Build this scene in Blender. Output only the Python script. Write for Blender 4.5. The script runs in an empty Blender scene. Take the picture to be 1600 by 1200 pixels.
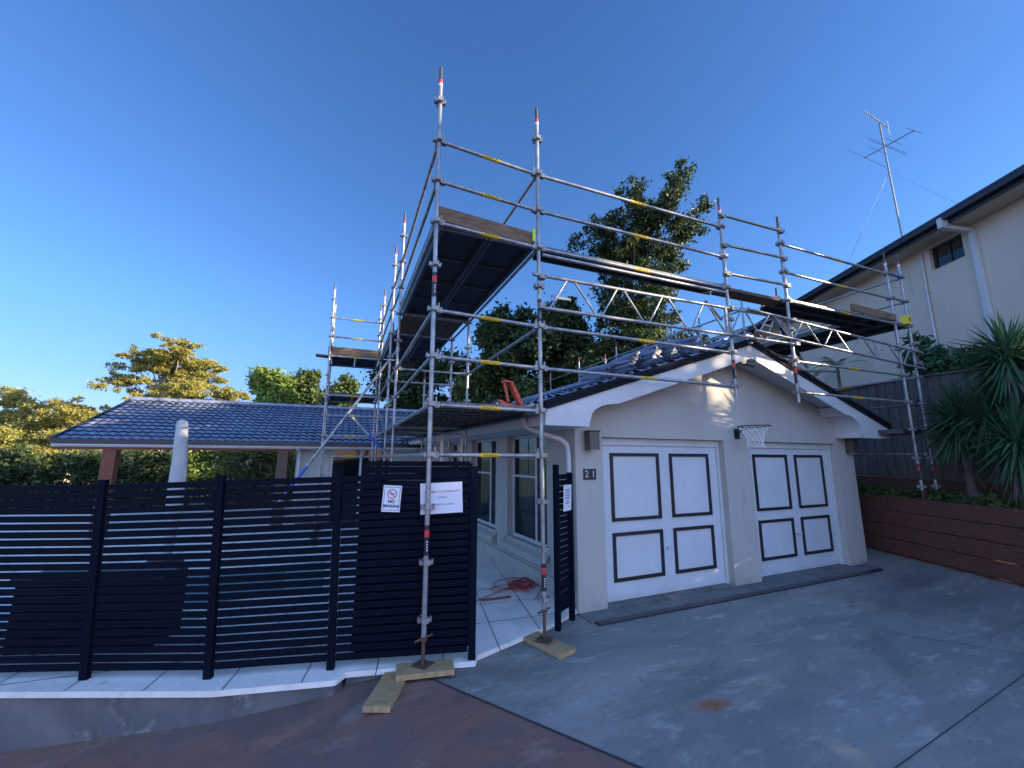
import bpy, bmesh, math, random
import numpy as np
from mathutils import Vector, Matrix
R = math.radians
rnd = random.Random(7)
scene = bpy.context.scene
C = scene.collection

# ------------------------------------------------------------ camera, sky, sun, exposure
CAMP = Vector((-0.8057, -4.2087, -0.0297)); YAW, PIT, ROLL = 0.3868, 0.1766, 0.0036
F_ = Vector((math.sin(YAW)*math.cos(PIT), math.cos(YAW)*math.cos(PIT), math.sin(PIT)))
R0 = Vector((math.cos(YAW), -math.sin(YAW), 0)); U0 = R0.cross(F_)
RR = R0*math.cos(ROLL)+U0*math.sin(ROLL); UU = U0*math.cos(ROLL)-R0*math.sin(ROLL)
cd = bpy.data.cameras.new('camera'); cam = bpy.data.objects.new('camera', cd); C.objects.link(cam)
m = Matrix((( RR.x, UU.x, -F_.x, CAMP.x), (RR.y, UU.y, -F_.y, CAMP.y), (RR.z, UU.z, -F_.z, CAMP.z), (0,0,0,1)))
cam.matrix_world = m
cd.sensor_width = 36; cd.lens = 650.1*36/1600; cd.clip_start = .05; cd.clip_end = 3000
scene.camera = cam
SUN_AZ, SUN_EL = 122.0, 14.0      # degrees clockwise from +Y
w = bpy.data.worlds.new('World'); scene.world = w; w.use_nodes = True
wn = w.node_tree.nodes; bg = wn['Background']
sky = wn.new('ShaderNodeTexSky'); sky.sky_type = 'NISHITA'; sky.sun_disc = False
sky.sun_elevation = R(SUN_EL); sky.sun_rotation = R(SUN_AZ)
sky.air_density = 1.0; sky.dust_density = 0.25; sky.ozone_density = 2.6; sky.altitude = 100
wl = w.node_tree.links
tint = wn.new('ShaderNodeMixRGB'); tint.blend_type = 'MULTIPLY'; tint.inputs[0].default_value = 1; tint.inputs[2].default_value = (.66,.985,1.45,1); wl.new(sky.outputs[0], tint.inputs[1])
# added fill: sky behind the camera brightened and warmed to lift the shaded surfaces
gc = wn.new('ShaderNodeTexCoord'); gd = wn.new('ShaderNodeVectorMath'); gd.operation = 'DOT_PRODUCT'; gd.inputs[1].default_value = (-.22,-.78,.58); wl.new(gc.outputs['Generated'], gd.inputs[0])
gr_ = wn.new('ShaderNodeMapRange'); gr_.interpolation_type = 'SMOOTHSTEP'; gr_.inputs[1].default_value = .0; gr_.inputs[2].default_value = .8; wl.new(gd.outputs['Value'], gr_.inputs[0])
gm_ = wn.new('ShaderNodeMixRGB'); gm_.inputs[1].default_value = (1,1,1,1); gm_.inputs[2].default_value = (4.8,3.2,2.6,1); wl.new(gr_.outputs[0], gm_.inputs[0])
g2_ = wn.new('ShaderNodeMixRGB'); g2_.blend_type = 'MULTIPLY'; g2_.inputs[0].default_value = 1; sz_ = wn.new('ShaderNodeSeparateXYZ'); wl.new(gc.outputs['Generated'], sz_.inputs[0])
hz_ = wn.new('ShaderNodeMapRange'); hz_.interpolation_type = 'SMOOTHSTEP'; hz_.inputs[1].default_value = -.02; hz_.inputs[2].default_value = .34; wl.new(sz_.outputs[2], hz_.inputs[0])
hm_ = wn.new('ShaderNodeMixRGB'); hm_.inputs[1].default_value = (.90,.64,.74,1); hm_.inputs[2].default_value = (1,1,1,1); wl.new(hz_.outputs[0], hm_.inputs[0])
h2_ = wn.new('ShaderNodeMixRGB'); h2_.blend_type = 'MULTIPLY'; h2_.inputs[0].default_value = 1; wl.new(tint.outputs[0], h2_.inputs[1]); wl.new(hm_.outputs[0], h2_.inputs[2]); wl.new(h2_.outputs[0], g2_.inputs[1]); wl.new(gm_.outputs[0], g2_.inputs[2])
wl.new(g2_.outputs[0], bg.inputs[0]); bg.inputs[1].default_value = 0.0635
sd = bpy.data.lights.new('sun', 'SUN'); sd.energy = 5.0; sd.angle = R(.6); sd.color = (1, .80, .54)
sun = bpy.data.objects.new('sun', sd); C.objects.link(sun)
sv = Vector((math.sin(R(SUN_AZ))*math.cos(R(SUN_EL)), math.cos(R(SUN_AZ))*math.cos(R(SUN_EL)), math.sin(R(SUN_EL))))
sun.rotation_euler = sv.to_track_quat('Z', 'Y').to_euler()
vs = scene.view_settings; vs.view_transform = 'Standard'; vs.look = 'None'; vs.gamma = 1; vs.exposure = 1.66
scene.render.engine = 'CYCLES'

# pixel (1600x1200 photo) helpers, used to measure real positions
def ray(px, py): return RR*((px-800)/650.1)+UU*((600-py)/650.1)+F_
def atY(px, py, y): d = ray(px, py); return CAMP+d*((y-CAMP.y)/d.y)
def atZ(px, py, z): d = ray(px, py); return CAMP+d*((z-CAMP.z)/d.z)
def atX(px, py, x): d = ray(px, py); return CAMP+d*((x-CAMP.x)/d.x)
def atD(px, py, D): return CAMP+ray(px, py)*D

# ------------------------------------------------------------ materials
MATS = {}
def mat(name, col, rough=.6, metal=0., var=.0, scale=3., col2=None, bump=0., bscale=40., spec=.5, stretch=(1,1,1), detail=6, lo=.35, hi=.65, dirt=None, coords='Object'):
    if name in MATS: return MATS[name]
    m = bpy.data.materials.new(name); m.use_nodes = True; nt = m.node_tree; N = nt.nodes; L = nt.links
    b = N['Principled BSDF']; b.inputs['Roughness'].default_value = rough; b.inputs['Metallic'].default_value = metal
    b.inputs['Specular IOR Level'].default_value = spec
    b.inputs['Base Color'].default_value = (*col, 1)
    tc = N.new('ShaderNodeTexCoord'); mp = N.new('ShaderNodeMapping'); mp.inputs['Scale'].default_value = stretch
    L.new(tc.outputs[coords], mp.inputs[0])
    if var or col2:
        c2 = col2 or tuple(max(0, c*(1-var)) for c in col)
        n = N.new('ShaderNodeTexNoise'); n.inputs['Scale'].default_value = scale; n.inputs['Detail'].default_value = detail; n.inputs['Roughness'].default_value = .62
        L.new(mp.outputs[0], n.inputs['Vector'])
        r = N.new('ShaderNodeMapRange'); r.inputs[1].default_value = lo; r.inputs[2].default_value = hi
        L.new(n.outputs[0], r.inputs[0])
        mx = N.new('ShaderNodeMixRGB'); mx.inputs[1].default_value = (*col, 1); mx.inputs[2].default_value = (*c2, 1)
        L.new(r.outputs[0], mx.inputs[0]); last = mx.outputs[0]
        if dirt:
            n2 = N.new('ShaderNodeTexNoise'); n2.inputs['Scale'].default_value = dirt[1]; n2.inputs['Detail'].default_value = 8; n2.inputs['Roughness'].default_value = .7
            L.new(mp.outputs[0], n2.inputs['Vector'])
            r2 = N.new('ShaderNodeMapRange'); r2.inputs[1].default_value = dirt[2]; r2.inputs[2].default_value = dirt[3]
            L.new(n2.outputs[0], r2.inputs[0])
            mx2 = N.new('ShaderNodeMixRGB'); mx2.inputs[2].default_value = (*dirt[0], 1)
            L.new(r2.outputs[0], mx2.inputs[0]); L.new(last, mx2.inputs[1]); last = mx2.outputs[0]
        L.new(last, b.inputs['Base Color'])
    if bump:
        n3 = N.new('ShaderNodeTexNoise'); n3.inputs['Scale'].default_value = bscale; n3.inputs['Detail'].default_value = 5
        L.new(mp.outputs[0], n3.inputs['Vector'])
        bp = N.new('ShaderNodeBump'); bp.inputs['Strength'].default_value = bump; bp.inputs['Distance'].default_value = .01
        L.new(n3.outputs[0], bp.inputs['Height']); L.new(bp.outputs[0], b.inputs['Normal'])
    MATS[name] = m; return m

M_gal = mat('galvanised_steel', (.36,.37,.38), .38, .45, col2=(.19,.20,.21), scale=9, dirt=((.20,.16,.11), 16, .60, .72))
M_galold = mat('weathered_steel', (.30,.30,.30), .5, .4, col2=(.2,.19,.18), scale=11)
M_rust = mat('rusty_steel', (.13,.07,.045), .8, .2, col2=(.07,.04,.03), scale=30)
M_dark = mat('dark_spigot', (.06,.06,.065), .5, .4)
M_red = mat('red_band', (.55,.03,.04), .5)
M_yel = mat('yellow_label', (.70,.47,.02), .5, col2=(.45,.28,.02), scale=40)
M_black = mat('black_label', (.012,.014,.02), .5)
M_white = mat('white_label', (.7,.7,.7), .5)
M_blue = mat('blue_paint', (.03,.08,.42), .5)
M_decku = mat('black_deck_ply', (.022,.024,.030), .7, var=.5, scale=5)
M_deckf = mat('deck_frame', (.10,.11,.12), .5, .6, var=.4, scale=8)
M_wood = mat('toe_timber', (.20,.125,.065), .8, col2=(.08,.05,.032), scale=3, stretch=(2,12,12), bump=.3, bscale=20)
M_woodd = mat('dark_timber', (.14,.085,.05), .85, col2=(.07,.045,.03), scale=4, stretch=(6,1.5,6), bump=.3, bscale=20)
M_pine = mat('pine_board', (.42,.30,.15), .8, col2=(.27,.18,.09), scale=3.5, stretch=(3,14,3), bump=.4, bscale=30, dirt=((.16,.12,.08), 5, .58, .75))
M_render = mat('render_wall', (.44,.42,.385), .9, col2=(.385,.365,.335), scale=1.3, bump=.22, bscale=55, stretch=(1,1,.35), dirt=((.29,.275,.25), 3.0, .56, .80))
M_trim = mat('white_trim', (.56,.57,.58), .55, col2=(.49,.50,.51), scale=2.5, dirt=((.45,.44,.42), 4, .66, .85))
M_door = mat('white_door', (.57,.59,.62), .36, col2=(.51,.53,.56), scale=1.8, dirt=((.42,.42,.41), 2.6, .66, .9), bump=.05, bscale=8)
M_mould = mat('black_moulding', (.015,.015,.018), .45)
M_slat = mat('black_aluminium', (.0022,.0045,.012), .6, spec=.07)
M_tile = mat('dark_roof_tile', (.20,.24,.34), .32, col2=(.10,.12,.18), scale=3.5, spec=.6, dirt=((.10,.10,.11), 9, .68, .85))
M_gut = mat('dark_gutter', (.02,.022,.03), .4)
M_verge_shade = mat('dark_verge_and_nose_shade', (.009,.011,.016), .8, spec=.15)  # verge edge colour, also the painted shadow line on the tile noses
M_brown = mat('brown_post', (.20,.06,.025), .7, col2=(.11,.035,.018), scale=5, stretch=(5,5,1))
M_glass = mat('window_glass', (.012,.02,.025), .04, spec=.9)
nt_ = M_glass.node_tree; tb_ = nt_.nodes.new('ShaderNodeBsdfTransparent'); tb_.inputs[0].default_value = (.5,.6,.65,1); mz = nt_.nodes.new('ShaderNodeMixShader'); mz.inputs[0].default_value = .62
nt_.links.new(nt_.nodes['Principled BSDF'].outputs[0], mz.inputs[1]); nt_.links.new(tb_.outputs[0], mz.inputs[2]); nt_.links.new(mz.outputs[0], nt_.nodes['Material Output'].inputs[0])
M_paver = mat('pale_paver', (.76,.73,.68), .75, col2=(.62,.59,.55), scale=4, bump=.1, dirt=((.36,.33,.30), 7, .60, .78))
M_wallc = mat('cement_wall', (.15,.145,.145), .9, col2=(.085,.085,.09), scale=2.4, bump=.35, bscale=25, dirt=((.25,.245,.235), 2.2, .60, .72))
M_bed = mat('soil', (.05,.04,.03), .95, var=.5, scale=8, bump=.6, bscale=20)
M_slp = mat('retaining_sleeper', (.145,.05,.03), .85, col2=(.07,.026,.018), scale=3, stretch=(1.5,1.5,14), bump=.3)
M_pal = mat('grey_paling', (.17,.155,.14), .9, col2=(.09,.082,.075), scale=2.2, stretch=(9,9,.7), bump=.4, dirt=((.26,.24,.22), 3, .6,.75))
M_neigh = mat('neighbour_render', (.60,.52,.425), .9, col2=(.54,.46,.375), scale=.9, bump=.2, bscale=30, stretch=(1,1,.3), dirt=((.44,.38,.31), 2.4, .58, .82))
M_paper = mat('paper', (.66,.66,.72), .7)
M_navy = mat('ink_navy', (.015,.02,.09), .6)
M_inkred = mat('ink_red', (.45,.03,.05), .6)
M_ink = mat('ink_grey', (.12,.13,.25), .6)
M_orange = mat('orange_plastic', (.62,.10,.035), .5, var=.3, scale=8)
M_cord = mat('red_cord', (.33,.035,.03), .5)
M_cover = mat('umbrella_cover', (.44,.43,.42), .9, var=.15, scale=6, bump=.3, bscale=12)
M_net = mat('white_net', (.8,.8,.78), .8)
M_netg = mat('grey_net', (.5,.5,.5), .8)
M_bark = mat('grey_bark', (.12,.10,.085), .9, var=.5, scale=6, bump=.4)
M_gum = mat('pale_gum_bark', (.50,.42,.34), .8, col2=(.25,.2,.16), scale=3)
M_lamp = mat('wall_lamp_metal', (.11,.105,.10), .45, .5)

def leafmat(name, col, col2, trans=.25):
    m = bpy.data.materials.new(name); m.use_nodes = True; nt = m.node_tree; N = nt.nodes; L = nt.links
    b = N['Principled BSDF']; b.inputs['Roughness'].default_value = .55; b.inputs['Specular IOR Level'].default_value = .3
    tc = N.new('ShaderNodeTexCoord'); n = N.new('ShaderNodeTexNoise'); n.inputs['Scale'].default_value = .9; n.inputs['Detail'].default_value = 4
    L.new(tc.outputs['Object'], n.inputs['Vector'])
    n2 = N.new('ShaderNodeTexWhiteNoise'); 
    g = N.new('ShaderNodeNewGeometry'); L.new(g.outputs['Random Per Island'], n2.inputs['Vector'])
    ad = N.new('ShaderNodeMath'); ad.operation='MULTIPLY_ADD'; ad.inputs[1].default_value=.45; L.new(g.outputs['Random Per Island'], ad.inputs[0]); L.new(n.outputs[0], ad.inputs[2])
    r = N.new('ShaderNodeMapRange'); r.inputs[1].default_value=.45; r.inputs[2].default_value=.95; L.new(ad.outputs[0], r.inputs[0])
    mx = N.new('ShaderNodeMixRGB'); mx.inputs[1].default_value=(*col,1); mx.inputs[2].default_value=(*col2,1); L.new(r.outputs[0], mx.inputs[0])
    L.new(mx.outputs[0], b.inputs['Base Color'])
    tr = N.new('ShaderNodeBsdfTranslucent'); L.new(mx.outputs[0], tr.inputs[0]); ms = N.new('ShaderNodeMixShader'); ms.inputs[0].default_value = trans
    L.new(b.outputs[0], ms.inputs[1]); L.new(tr.outputs[0], ms.inputs[2]); L.new(ms.outputs[0], N['Material Output'].inputs[0])
    return m
LF_dark = leafmat('leaf_dark', (.022,.045,.018), (.055,.085,.025))
LF_mid = leafmat('leaf_mid', (.05,.085,.025), (.10,.14,.04))
LF_bright = leafmat('leaf_bright', (.10,.16,.03), (.20,.27,.05))
LF_gum = leafmat('leaf_gum', (.22,.225,.05), (.40,.36,.10), .45)
LF_olive = leafmat('leaf_olive', (.07,.085,.03), (.14,.14,.05))
LF_yucca = leafmat('leaf_yucca', (.03,.085,.045), (.06,.14,.065), .1)

# ------------------------------------------------------------ mesh helpers
class MB:
    def __init__(s): s.v=[]; s.f=[]; s.mi=[]; s.mats=[]; s.sm=[]
    def mid(s, m):
        if m not in s.mats: s.mats.append(m)
        return s.mats.index(m)
    def add(s, vs_, fs, m, smooth=False):
        o = len(s.v); s.v += [tuple(v) for v in vs_]; i = s.mid(m)
        for f in fs: s.f.append(tuple(o+k for k in f)); s.mi.append(i); s.sm.append(smooth)
        return s
    def box(s, c, size, m, X=None, Y=None):
        X = Vector(X).normalized() if X is not None else Vector((1,0,0)); Y = Vector(Y).normalized() if Y is not None else Vector((0,0,1)).cross(X)
        Z = X.cross(Y).normalized(); Y = Z.cross(X); c = Vector(c); a,b,d = [k/2 for k in size]
        vs_ = [c+X*(a*i)+Y*(b*j)+Z*(d*k) for k in (-1,1) for j in (-1,1) for i in (-1,1)]
        return s.add(vs_, [(0,2,3,1),(4,5,7,6),(0,1,5,4),(2,6,7,3),(0,4,6,2),(1,3,7,5)], m)
    def bx(s, x0,x1,y0,y1,z0,z1, m): return s.box(((x0+x1)/2,(y0+y1)/2,(z0+z1)/2),(abs(x1-x0),abs(y1-y0),abs(z1-z0)), m)
    def beam(s, a, b, wd, ht, m, up=(0,0,1)):
        a, b = Vector(a), Vector(b); X = (b-a).normalized(); up = Vector(up)
        Y = up.cross(X).normalized()
        return s.box((a+b)/2, ((b-a).length, wd, ht), m, X, Y)
    def tube(s, a, b, r, m, n=10, r2=None, caps=True):
        a, b = Vector(a), Vector(b); r2 = r if r2 is None else r2; X = (b-a).normalized()
        t = Vector((0,0,1)) if abs(X.z) < .9 else Vector((1,0,0)); Y = X.cross(t).normalized(); Z = X.cross(Y)
        vs_ = []
        for p, q in ((a, r), (b, r2)):
            for k in range(n): an = 2*math.pi*k/n; vs_.append(p+(Y*math.cos(an)+Z*math.sin(an))*q)
        s.add(vs_, [(k,(k+1)%n,n+(k+1)%n,n+k) for k in range(n)], m, True)
        if caps: s.add(vs_, [tuple(range(n))[::-1], tuple(range(n,2*n))], m)
        return s
    def path(s, pts, r, m, n=7, rs=None):
        pts = [Vector(p) for p in pts]; vs_ = []; prevY = None
        for i, p in enumerate(pts):
            X = (pts[min(i+1,len(pts)-1)]-pts[max(i-1,0)]).normalized()
            if prevY is None:
                t = Vector((0,0,1)) if abs(X.z) < .9 else Vector((1,0,0)); Y = X.cross(t).normalized()
            else: Y = (prevY - X*prevY.dot(X)).normalized()
            prevY = Y; Z = X.cross(Y); q = rs[i] if rs else r
            for k in range(n): an = 2*math.pi*k/n; vs_.append(p+(Y*math.cos(an)+Z*math.sin(an))*q)
        fs = []
        for i in range(len(pts)-1): fs += [(i*n+k, i*n+(k+1)%n, (i+1)*n+(k+1)%n, (i+1)*n+k) for k in range(n)]
        s.add(vs_, fs, m, True); s.add(vs_[:n], [tuple(range(n))[::-1]], m); s.add(vs_[-n:], [tuple(range(n))], m); return s
    def prism(s, pts, d, m):
        """polygon pts (3D, planar) extruded by vector d"""
        n = len(pts); pts = [Vector(p) for p in pts]; d = Vector(d)
        return s.add(pts+[p+d for p in pts], [tuple(range(n))[::-1], tuple(range(n,2*n))]+[(k,(k+1)%n,n+(k+1)%n,n+k) for k in range(n)], m)
    def build(s, name, parent=None, origin=None, recalc=True):
        me = bpy.data.meshes.new(name)
        o = Vector(origin) if origin is not None else (parent_loc(parent) if parent else Vector((0,0,0)))
        me.from_pydata([(v[0]-o.x, v[1]-o.y, v[2]-o.z) for v in s.v], [], s.f)
        for mm in s.mats: me.materials.append(mm)
        me.polygons.foreach_set('material_index', s.mi); me.polygons.foreach_set('use_smooth', s.sm)
        if recalc and len(s.f) < 60000:
            bm = bmesh.new(); bm.from_mesh(me); bmesh.ops.recalc_face_normals(bm, faces=bm.faces); bm.to_mesh(me); bm.free()
        me.update()
        ob = bpy.data.objects.new(name, me); C.objects.link(ob)
        if parent is not None: ob.parent = parent; ob.location = o-parent_loc(parent)
        else: ob.location = o
        return ob
WL = {}
def parent_loc(p): return WL.get(p.name, Vector(p.location)) if p.parent is None else parent_loc(p.parent)+Vector(p.location)
def tag(o, label=None, cat=None, group=None, kind=None):
    if label: o['label'] = label
    if cat: o['category'] = cat
    if group: o['group'] = group
    if kind: o['kind'] = kind
    return o
def thing(name, loc, label, cat, group=None):
    o = bpy.data.objects.new(name, None); o.location = loc; o.empty_display_size = .1; C.objects.link(o); return tag(o, label, cat, group)

# garage frame: u along its front wall, v into the house
AL = R(2.2); GO = Vector((2.1,.62,0)); GU = Vector((math.cos(AL), math.sin(AL), 0)); GV = Vector((-math.sin(AL), math.cos(AL), 0))
def G(u, v, z): return GO+GU*u+GV*v+Vector((0,0,z))
def gbox(mb, u0,u1,v0,v1,z0,z1, m): return mb.box(G((u0+u1)/2,(v0+v1)/2,(z0+z1)/2), (abs(u1-u0),abs(v1-v0),abs(z1-z0)), m, GU, GV)

# ------------------------------------------------------------ ground
B0 = Vector((.137,-.321)); BD = Vector((.543,-.84)).normalized(); BN = Vector((-BD.y, BD.x))   # BN points right (+x)
EDn = Vector((.927,-.375)); EP = Vector((8.53,0))
def gh(x, y):
    z = -1.93
    if x < -.15: z -= .132*(-.15-x) if x > -6 else .132*5.85
    s_ = (Vector((x,y))-EP).dot(EDn)
    if s_ > -.55 : z += .18*min(1, (s_+.55)/.5)
    return z
def height_dirt(m, z0, z1, col, sc=6, lo=.3, hi=.7, st=1.):
    nt = m.node_tree; N = nt.nodes; L = nt.links; b = N['Principled BSDF']; src = b.inputs['Base Color'].links[0].from_socket
    tc = N.new('ShaderNodeTexCoord'); sp = N.new('ShaderNodeSeparateXYZ'); L.new(tc.outputs['Object'], sp.inputs[0])
    r = N.new('ShaderNodeMapRange'); r.inputs[1].default_value = z0; r.inputs[2].default_value = z1; r.inputs[3].default_value = .5; r.inputs[4].default_value = -.5; L.new(sp.outputs[2], r.inputs[0])
    n = N.new('ShaderNodeTexNoise'); n.inputs['Scale'].default_value = sc; n.inputs['Detail'].default_value = 8; n.inputs['Roughness'].default_value = .7; L.new(tc.outputs['Object'], n.inputs['Vector'])
    ad = N.new('ShaderNodeMath'); L.new(r.outputs[0], ad.inputs[0]); L.new(n.outputs[0], ad.inputs[1])
    r2 = N.new('ShaderNodeMapRange'); r2.inputs[1].default_value = lo; r2.inputs[2].default_value = hi; r2.inputs[4].default_value = st; L.new(ad.outputs[0], r2.inputs[0])
    x = N.new('ShaderNodeMixRGB'); x.inputs[2].default_value = (*col,1); L.new(r2.outputs[0], x.inputs[0]); L.new(src, x.inputs[1]); L.new(x.outputs[0], b.inputs['Base Color'])
height_dirt(M_wallc, .26, -.02, (.30,.29,.28), 4.5, .78, .84)        # flaked paint under the coping
height_dirt(M_render, 0., .55, (.22,.20,.17), 5, .75, 1.2, .75)      # splash dirt along the foot of the walls
height_dirt(M_door, .0, .45, (.30,.295,.28), 4, .75, 1.2, .7)
def ground_mat(name, base, c2, light, rust=None, rusts=(), streak=(1,1,1), rot=0):
    m = bpy.data.materials.new(name); m.use_nodes = True; nt = m.node_tree; N = nt.nodes; L = nt.links; b = N['Principled BSDF']
    b.inputs['Roughness'].default_value = .72
    tc = N.new('ShaderNodeTexCoord'); mp = N.new('ShaderNodeMapping'); mp.inputs['Rotation'].default_value = (0,0,rot); mp.inputs['Scale'].default_value = streak
    L.new(tc.outputs['Object'], mp.inputs[0])
    def noise(sc, lo, hi, det=8, vec=None, ro=.65, dist=0):
        n = N.new('ShaderNodeTexNoise'); n.inputs['Scale'].default_value = sc; n.inputs['Detail'].default_value = det; n.inputs['Roughness'].default_value = ro; n.inputs['Distortion'].default_value = dist
        L.new(vec or mp.outputs[0], n.inputs['Vector'])
        r = N.new('ShaderNodeMapRange'); r.inputs[1].default_value = lo; r.inputs[2].default_value = hi; L.new(n.outputs[0], r.inputs[0]); return r.outputs[0]
    def mix(f, a, c):
        x = N.new('ShaderNodeMixRGB'); L.new(f, x.inputs[0])
        if isinstance(a, tuple): x.inputs[1].default_value = (*a,1)
        else: L.new(a, x.inputs[1])
        x.inputs[2].default_value = (*c,1); return x.outputs[0]
    c = mix(noise(.9,.35,.65,dist=.6), base, c2)
    c = mix(noise(2.6,.54,.74,9,dist=.3), c, light)
    c = mix(noise(7,.60,.80,9), c, tuple(k*.55 for k in base))
    c = mix(noise(.45,.50,.66,6,dist=.8), c, tuple(k*.72 for k in base))
    vo = N.new('ShaderNodeTexVoronoi'); vo.feature = 'DISTANCE_TO_EDGE'; vo.inputs['Scale'].default_value = .55
    wv = N.new('ShaderNodeMixRGB'); wv.blend_type = 'ADD'; wv.inputs[0].default_value = .35; nw_ = N.new('ShaderNodeTexNoise'); nw_.inputs['Scale'].default_value = 3; nw_.inputs['Detail'].default_value = 6; L.new(tc.outputs['Object'], wv.inputs[1]); L.new(tc.outputs['Object'], nw_.inputs['Vector']); L.new(nw_.outputs[1], wv.inputs[2]); L.new(wv.outputs[0], vo.inputs['Vector'])
    cr_ = N.new('ShaderNodeMapRange'); cr_.inputs[1].default_value = .006; cr_.inputs[2].default_value = .0; cr_.inputs[4].default_value = .55; L.new(vo.outputs['Distance'], cr_.inputs[0])
    cm_ = N.new('ShaderNodeMath'); cm_.operation = 'MULTIPLY'; L.new(cr_.outputs[0], cm_.inputs[0]); L.new(noise(.8,.5,.62,3), cm_.inputs[1])
    c = mix(cm_.outputs[0], c, tuple(k*.35 for k in base))
    c = mix(noise(14,.52,.78,10,ro=.8), c, tuple(k*.62 for k in base))
    c = mix(noise(22,.60,.80,8,ro=.8), c, tuple(min(1,k*2.1) for k in base))
    sp = noise(60,.62,.75,3,vec=tc.outputs['Object'])
    c = mix(sp, c, tuple(k*.6 for k in base))
    for (x, y, sx, sy, an, col, st) in rusts:
        mp2 = N.new('ShaderNodeMapping'); mp2.vector_type = 'TEXTURE'; mp2.inputs['Location'].default_value = (x,y,0); mp2.inputs['Rotation'].default_value = (0,0,an); mp2.inputs['Scale'].default_value = (sx,sy,3)
        L.new(tc.outputs['Object'], mp2.inputs[0])
        gr = N.new('ShaderNodeTexGradient'); gr.gradient_type = 'SPHERICAL'; L.new(mp2.outputs[0], gr.inputs[0])
        mu = N.new('ShaderNodeMath'); mu.operation = 'MULTIPLY'; L.new(gr.outputs[1], mu.inputs[0]); L.new(noise(9,.25,.7,6,dist=.8), mu.inputs[1])
        m3 = N.new('ShaderNodeMath'); m3.operation = 'MULTIPLY'; m3.inputs[1].default_value = st; m3.use_clamp = True; L.new(mu.outputs[0], m3.inputs[0])
        c = mix(m3.outputs[0], c, col)
    L.new(c, b.inputs['Base Color'])
    n = N.new('ShaderNodeTexNoise'); n.inputs['Scale'].default_value = 90; n.inputs['Detail'].default_value = 4; L.new(tc.outputs['Object'], n.inputs['Vector'])
    bp = N.new('ShaderNodeBump'); bp.inputs['Strength'].default_value = .35; bp.inputs['Distance'].default_value = .004; L.new(n.outputs[0], bp.inputs['Height']); L.new(bp.outputs[0], b.inputs['Normal'])
    L.new(noise(3,.3,.7), b.inputs['Roughness']) if False else None
    return m
p_r = atZ(1112,1102,-1.93); p_s = atZ(790,1018+30,-1.93); p_b = atZ(560,1120,-1.95)
rs = [(p_r.x, p_r.y, .30, .13, -.1, (.26,.085,.025), 4.2), (.95,-.28,.62,.11,.42,(.17,.115,.05), 1.9), (1.25,-.2,.3,.08,.7,(.17,.115,.05),1.6)]
rs += [(1.1,-1.0,2.0,.8,.35,(.40,.38,.355),1.3),(3.2,-1.9,1.5,.5,.2,(.36,.35,.335),1.1),(4.6,-.2,2.6,.5,.15,(.34,.33,.315),.9)]
M_drive = ground_mat('driveway_concrete', (.155,.157,.155), (.235,.222,.20), (.38,.37,.345), rusts=rs, streak=(.8,2.4,1), rot=-.45)
M_apron = ground_mat('stained_apron', (.15,.105,.095), (.24,.115,.075), (.30,.19,.14), rusts=[(-.75,-.6,.5,.12,.5,(.24,.12,.06),1.5),(.45,-.85,.5,.1,-1.0,(.25,.12,.07),1.8),(-.5,-.35,.16,.35,-.9,(.30,.33,.33),1.4),(.0,-1.55,.06,.05,0,(.5,.5,.5),4.),(-.13,-1.6,.035,.02,0,(.5,.5,.5),4.)], streak=(1,2,1), rot=.9)
M_earth = mat('earth', (.07,.075,.035), .95, col2=(.05,.06,.025), scale=.3, coords='Object')
def ground_grid(name, b0, b1, a0, a1, nb, na, m, dz=0):
    mb = MB(); vs_ = []; bs = np.linspace(b0,b1,nb+1); as_ = np.linspace(a0,a1,na+1)
    for a in as_:
        for b in bs:
            p = B0+BD*a+BN*b; vs_.append((p.x,p.y,gh(p.x,p.y)+dz))
    fs = [(i*(nb+1)+j, i*(nb+1)+j+1, (i+1)*(nb+1)+j+1, (i+1)*(nb+1)+j) for i in range(na) for j in range(nb)]
    mb.add(vs_, fs, m, True); o = mb.build(name, recalc=False); tag(o, kind='structure'); return o
ground_grid('driveway', .008, 16, -9, 9, 90, 70, M_drive)
ground_grid('apron_paving', -12, -.006, -6, 9, 60, 75, M_apron)
mb = MB()   # land around, one sheet to the horizon
mb.add([(-900,-900,-2.85),(900,-900,-2.85),(900,1200,-2.85),(-900,1200,-2.85)], [(0,1,2,3)], M_earth); tag(mb.build('ground'), kind='structure')
# joints in the concrete
def joint(a, b, wd=.008):
    mb.tube; a, b = Vector((*a,0)), Vector((*b,0)); d = (b-a).normalized(); n = Vector((-d.y,d.x,0))*wd/2
    return [(*(a-n).xy, gh(a.x,a.y)+.004), (*(b-n).xy, gh(b.x,b.y)+.004), (*(b+n).xy, gh(b.x,b.y)+.004), (*(a+n).xy, gh(a.x,a.y)+.004)]
M_joint = mat('joint_filler', (.035,.035,.04), .9)
mb = MB()
j1a, j1b = atZ(1400,1200,-1.93), atZ(1600,1055,-1.93); dj = (j1b-j1a).normalized()
mb.add(joint((j1a-dj*2.).xy, (j1b+dj*1.2).xy), [(0,1,2,3)], M_joint)
j2a, j2b = atZ(1240,965,-1.93), atZ(1600,1022,-1.93)
mb.add(joint(j2a.xy, j2b.xy, .006), [(0,1,2,3)], M_joint)
e0 = B0+BD*-.6+BN*.002; 
for k in range(16):
    p = B0+BD*(-.3+k*.45); q = B0+BD*(-.3+(k+1)*.45); mb.add(joint((p.x,p.y),(q.x,q.y),.022), [(0,1,2,3)], M_joint)
tag(mb.build('driveway_joints', recalc=False), kind='structure')
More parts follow.
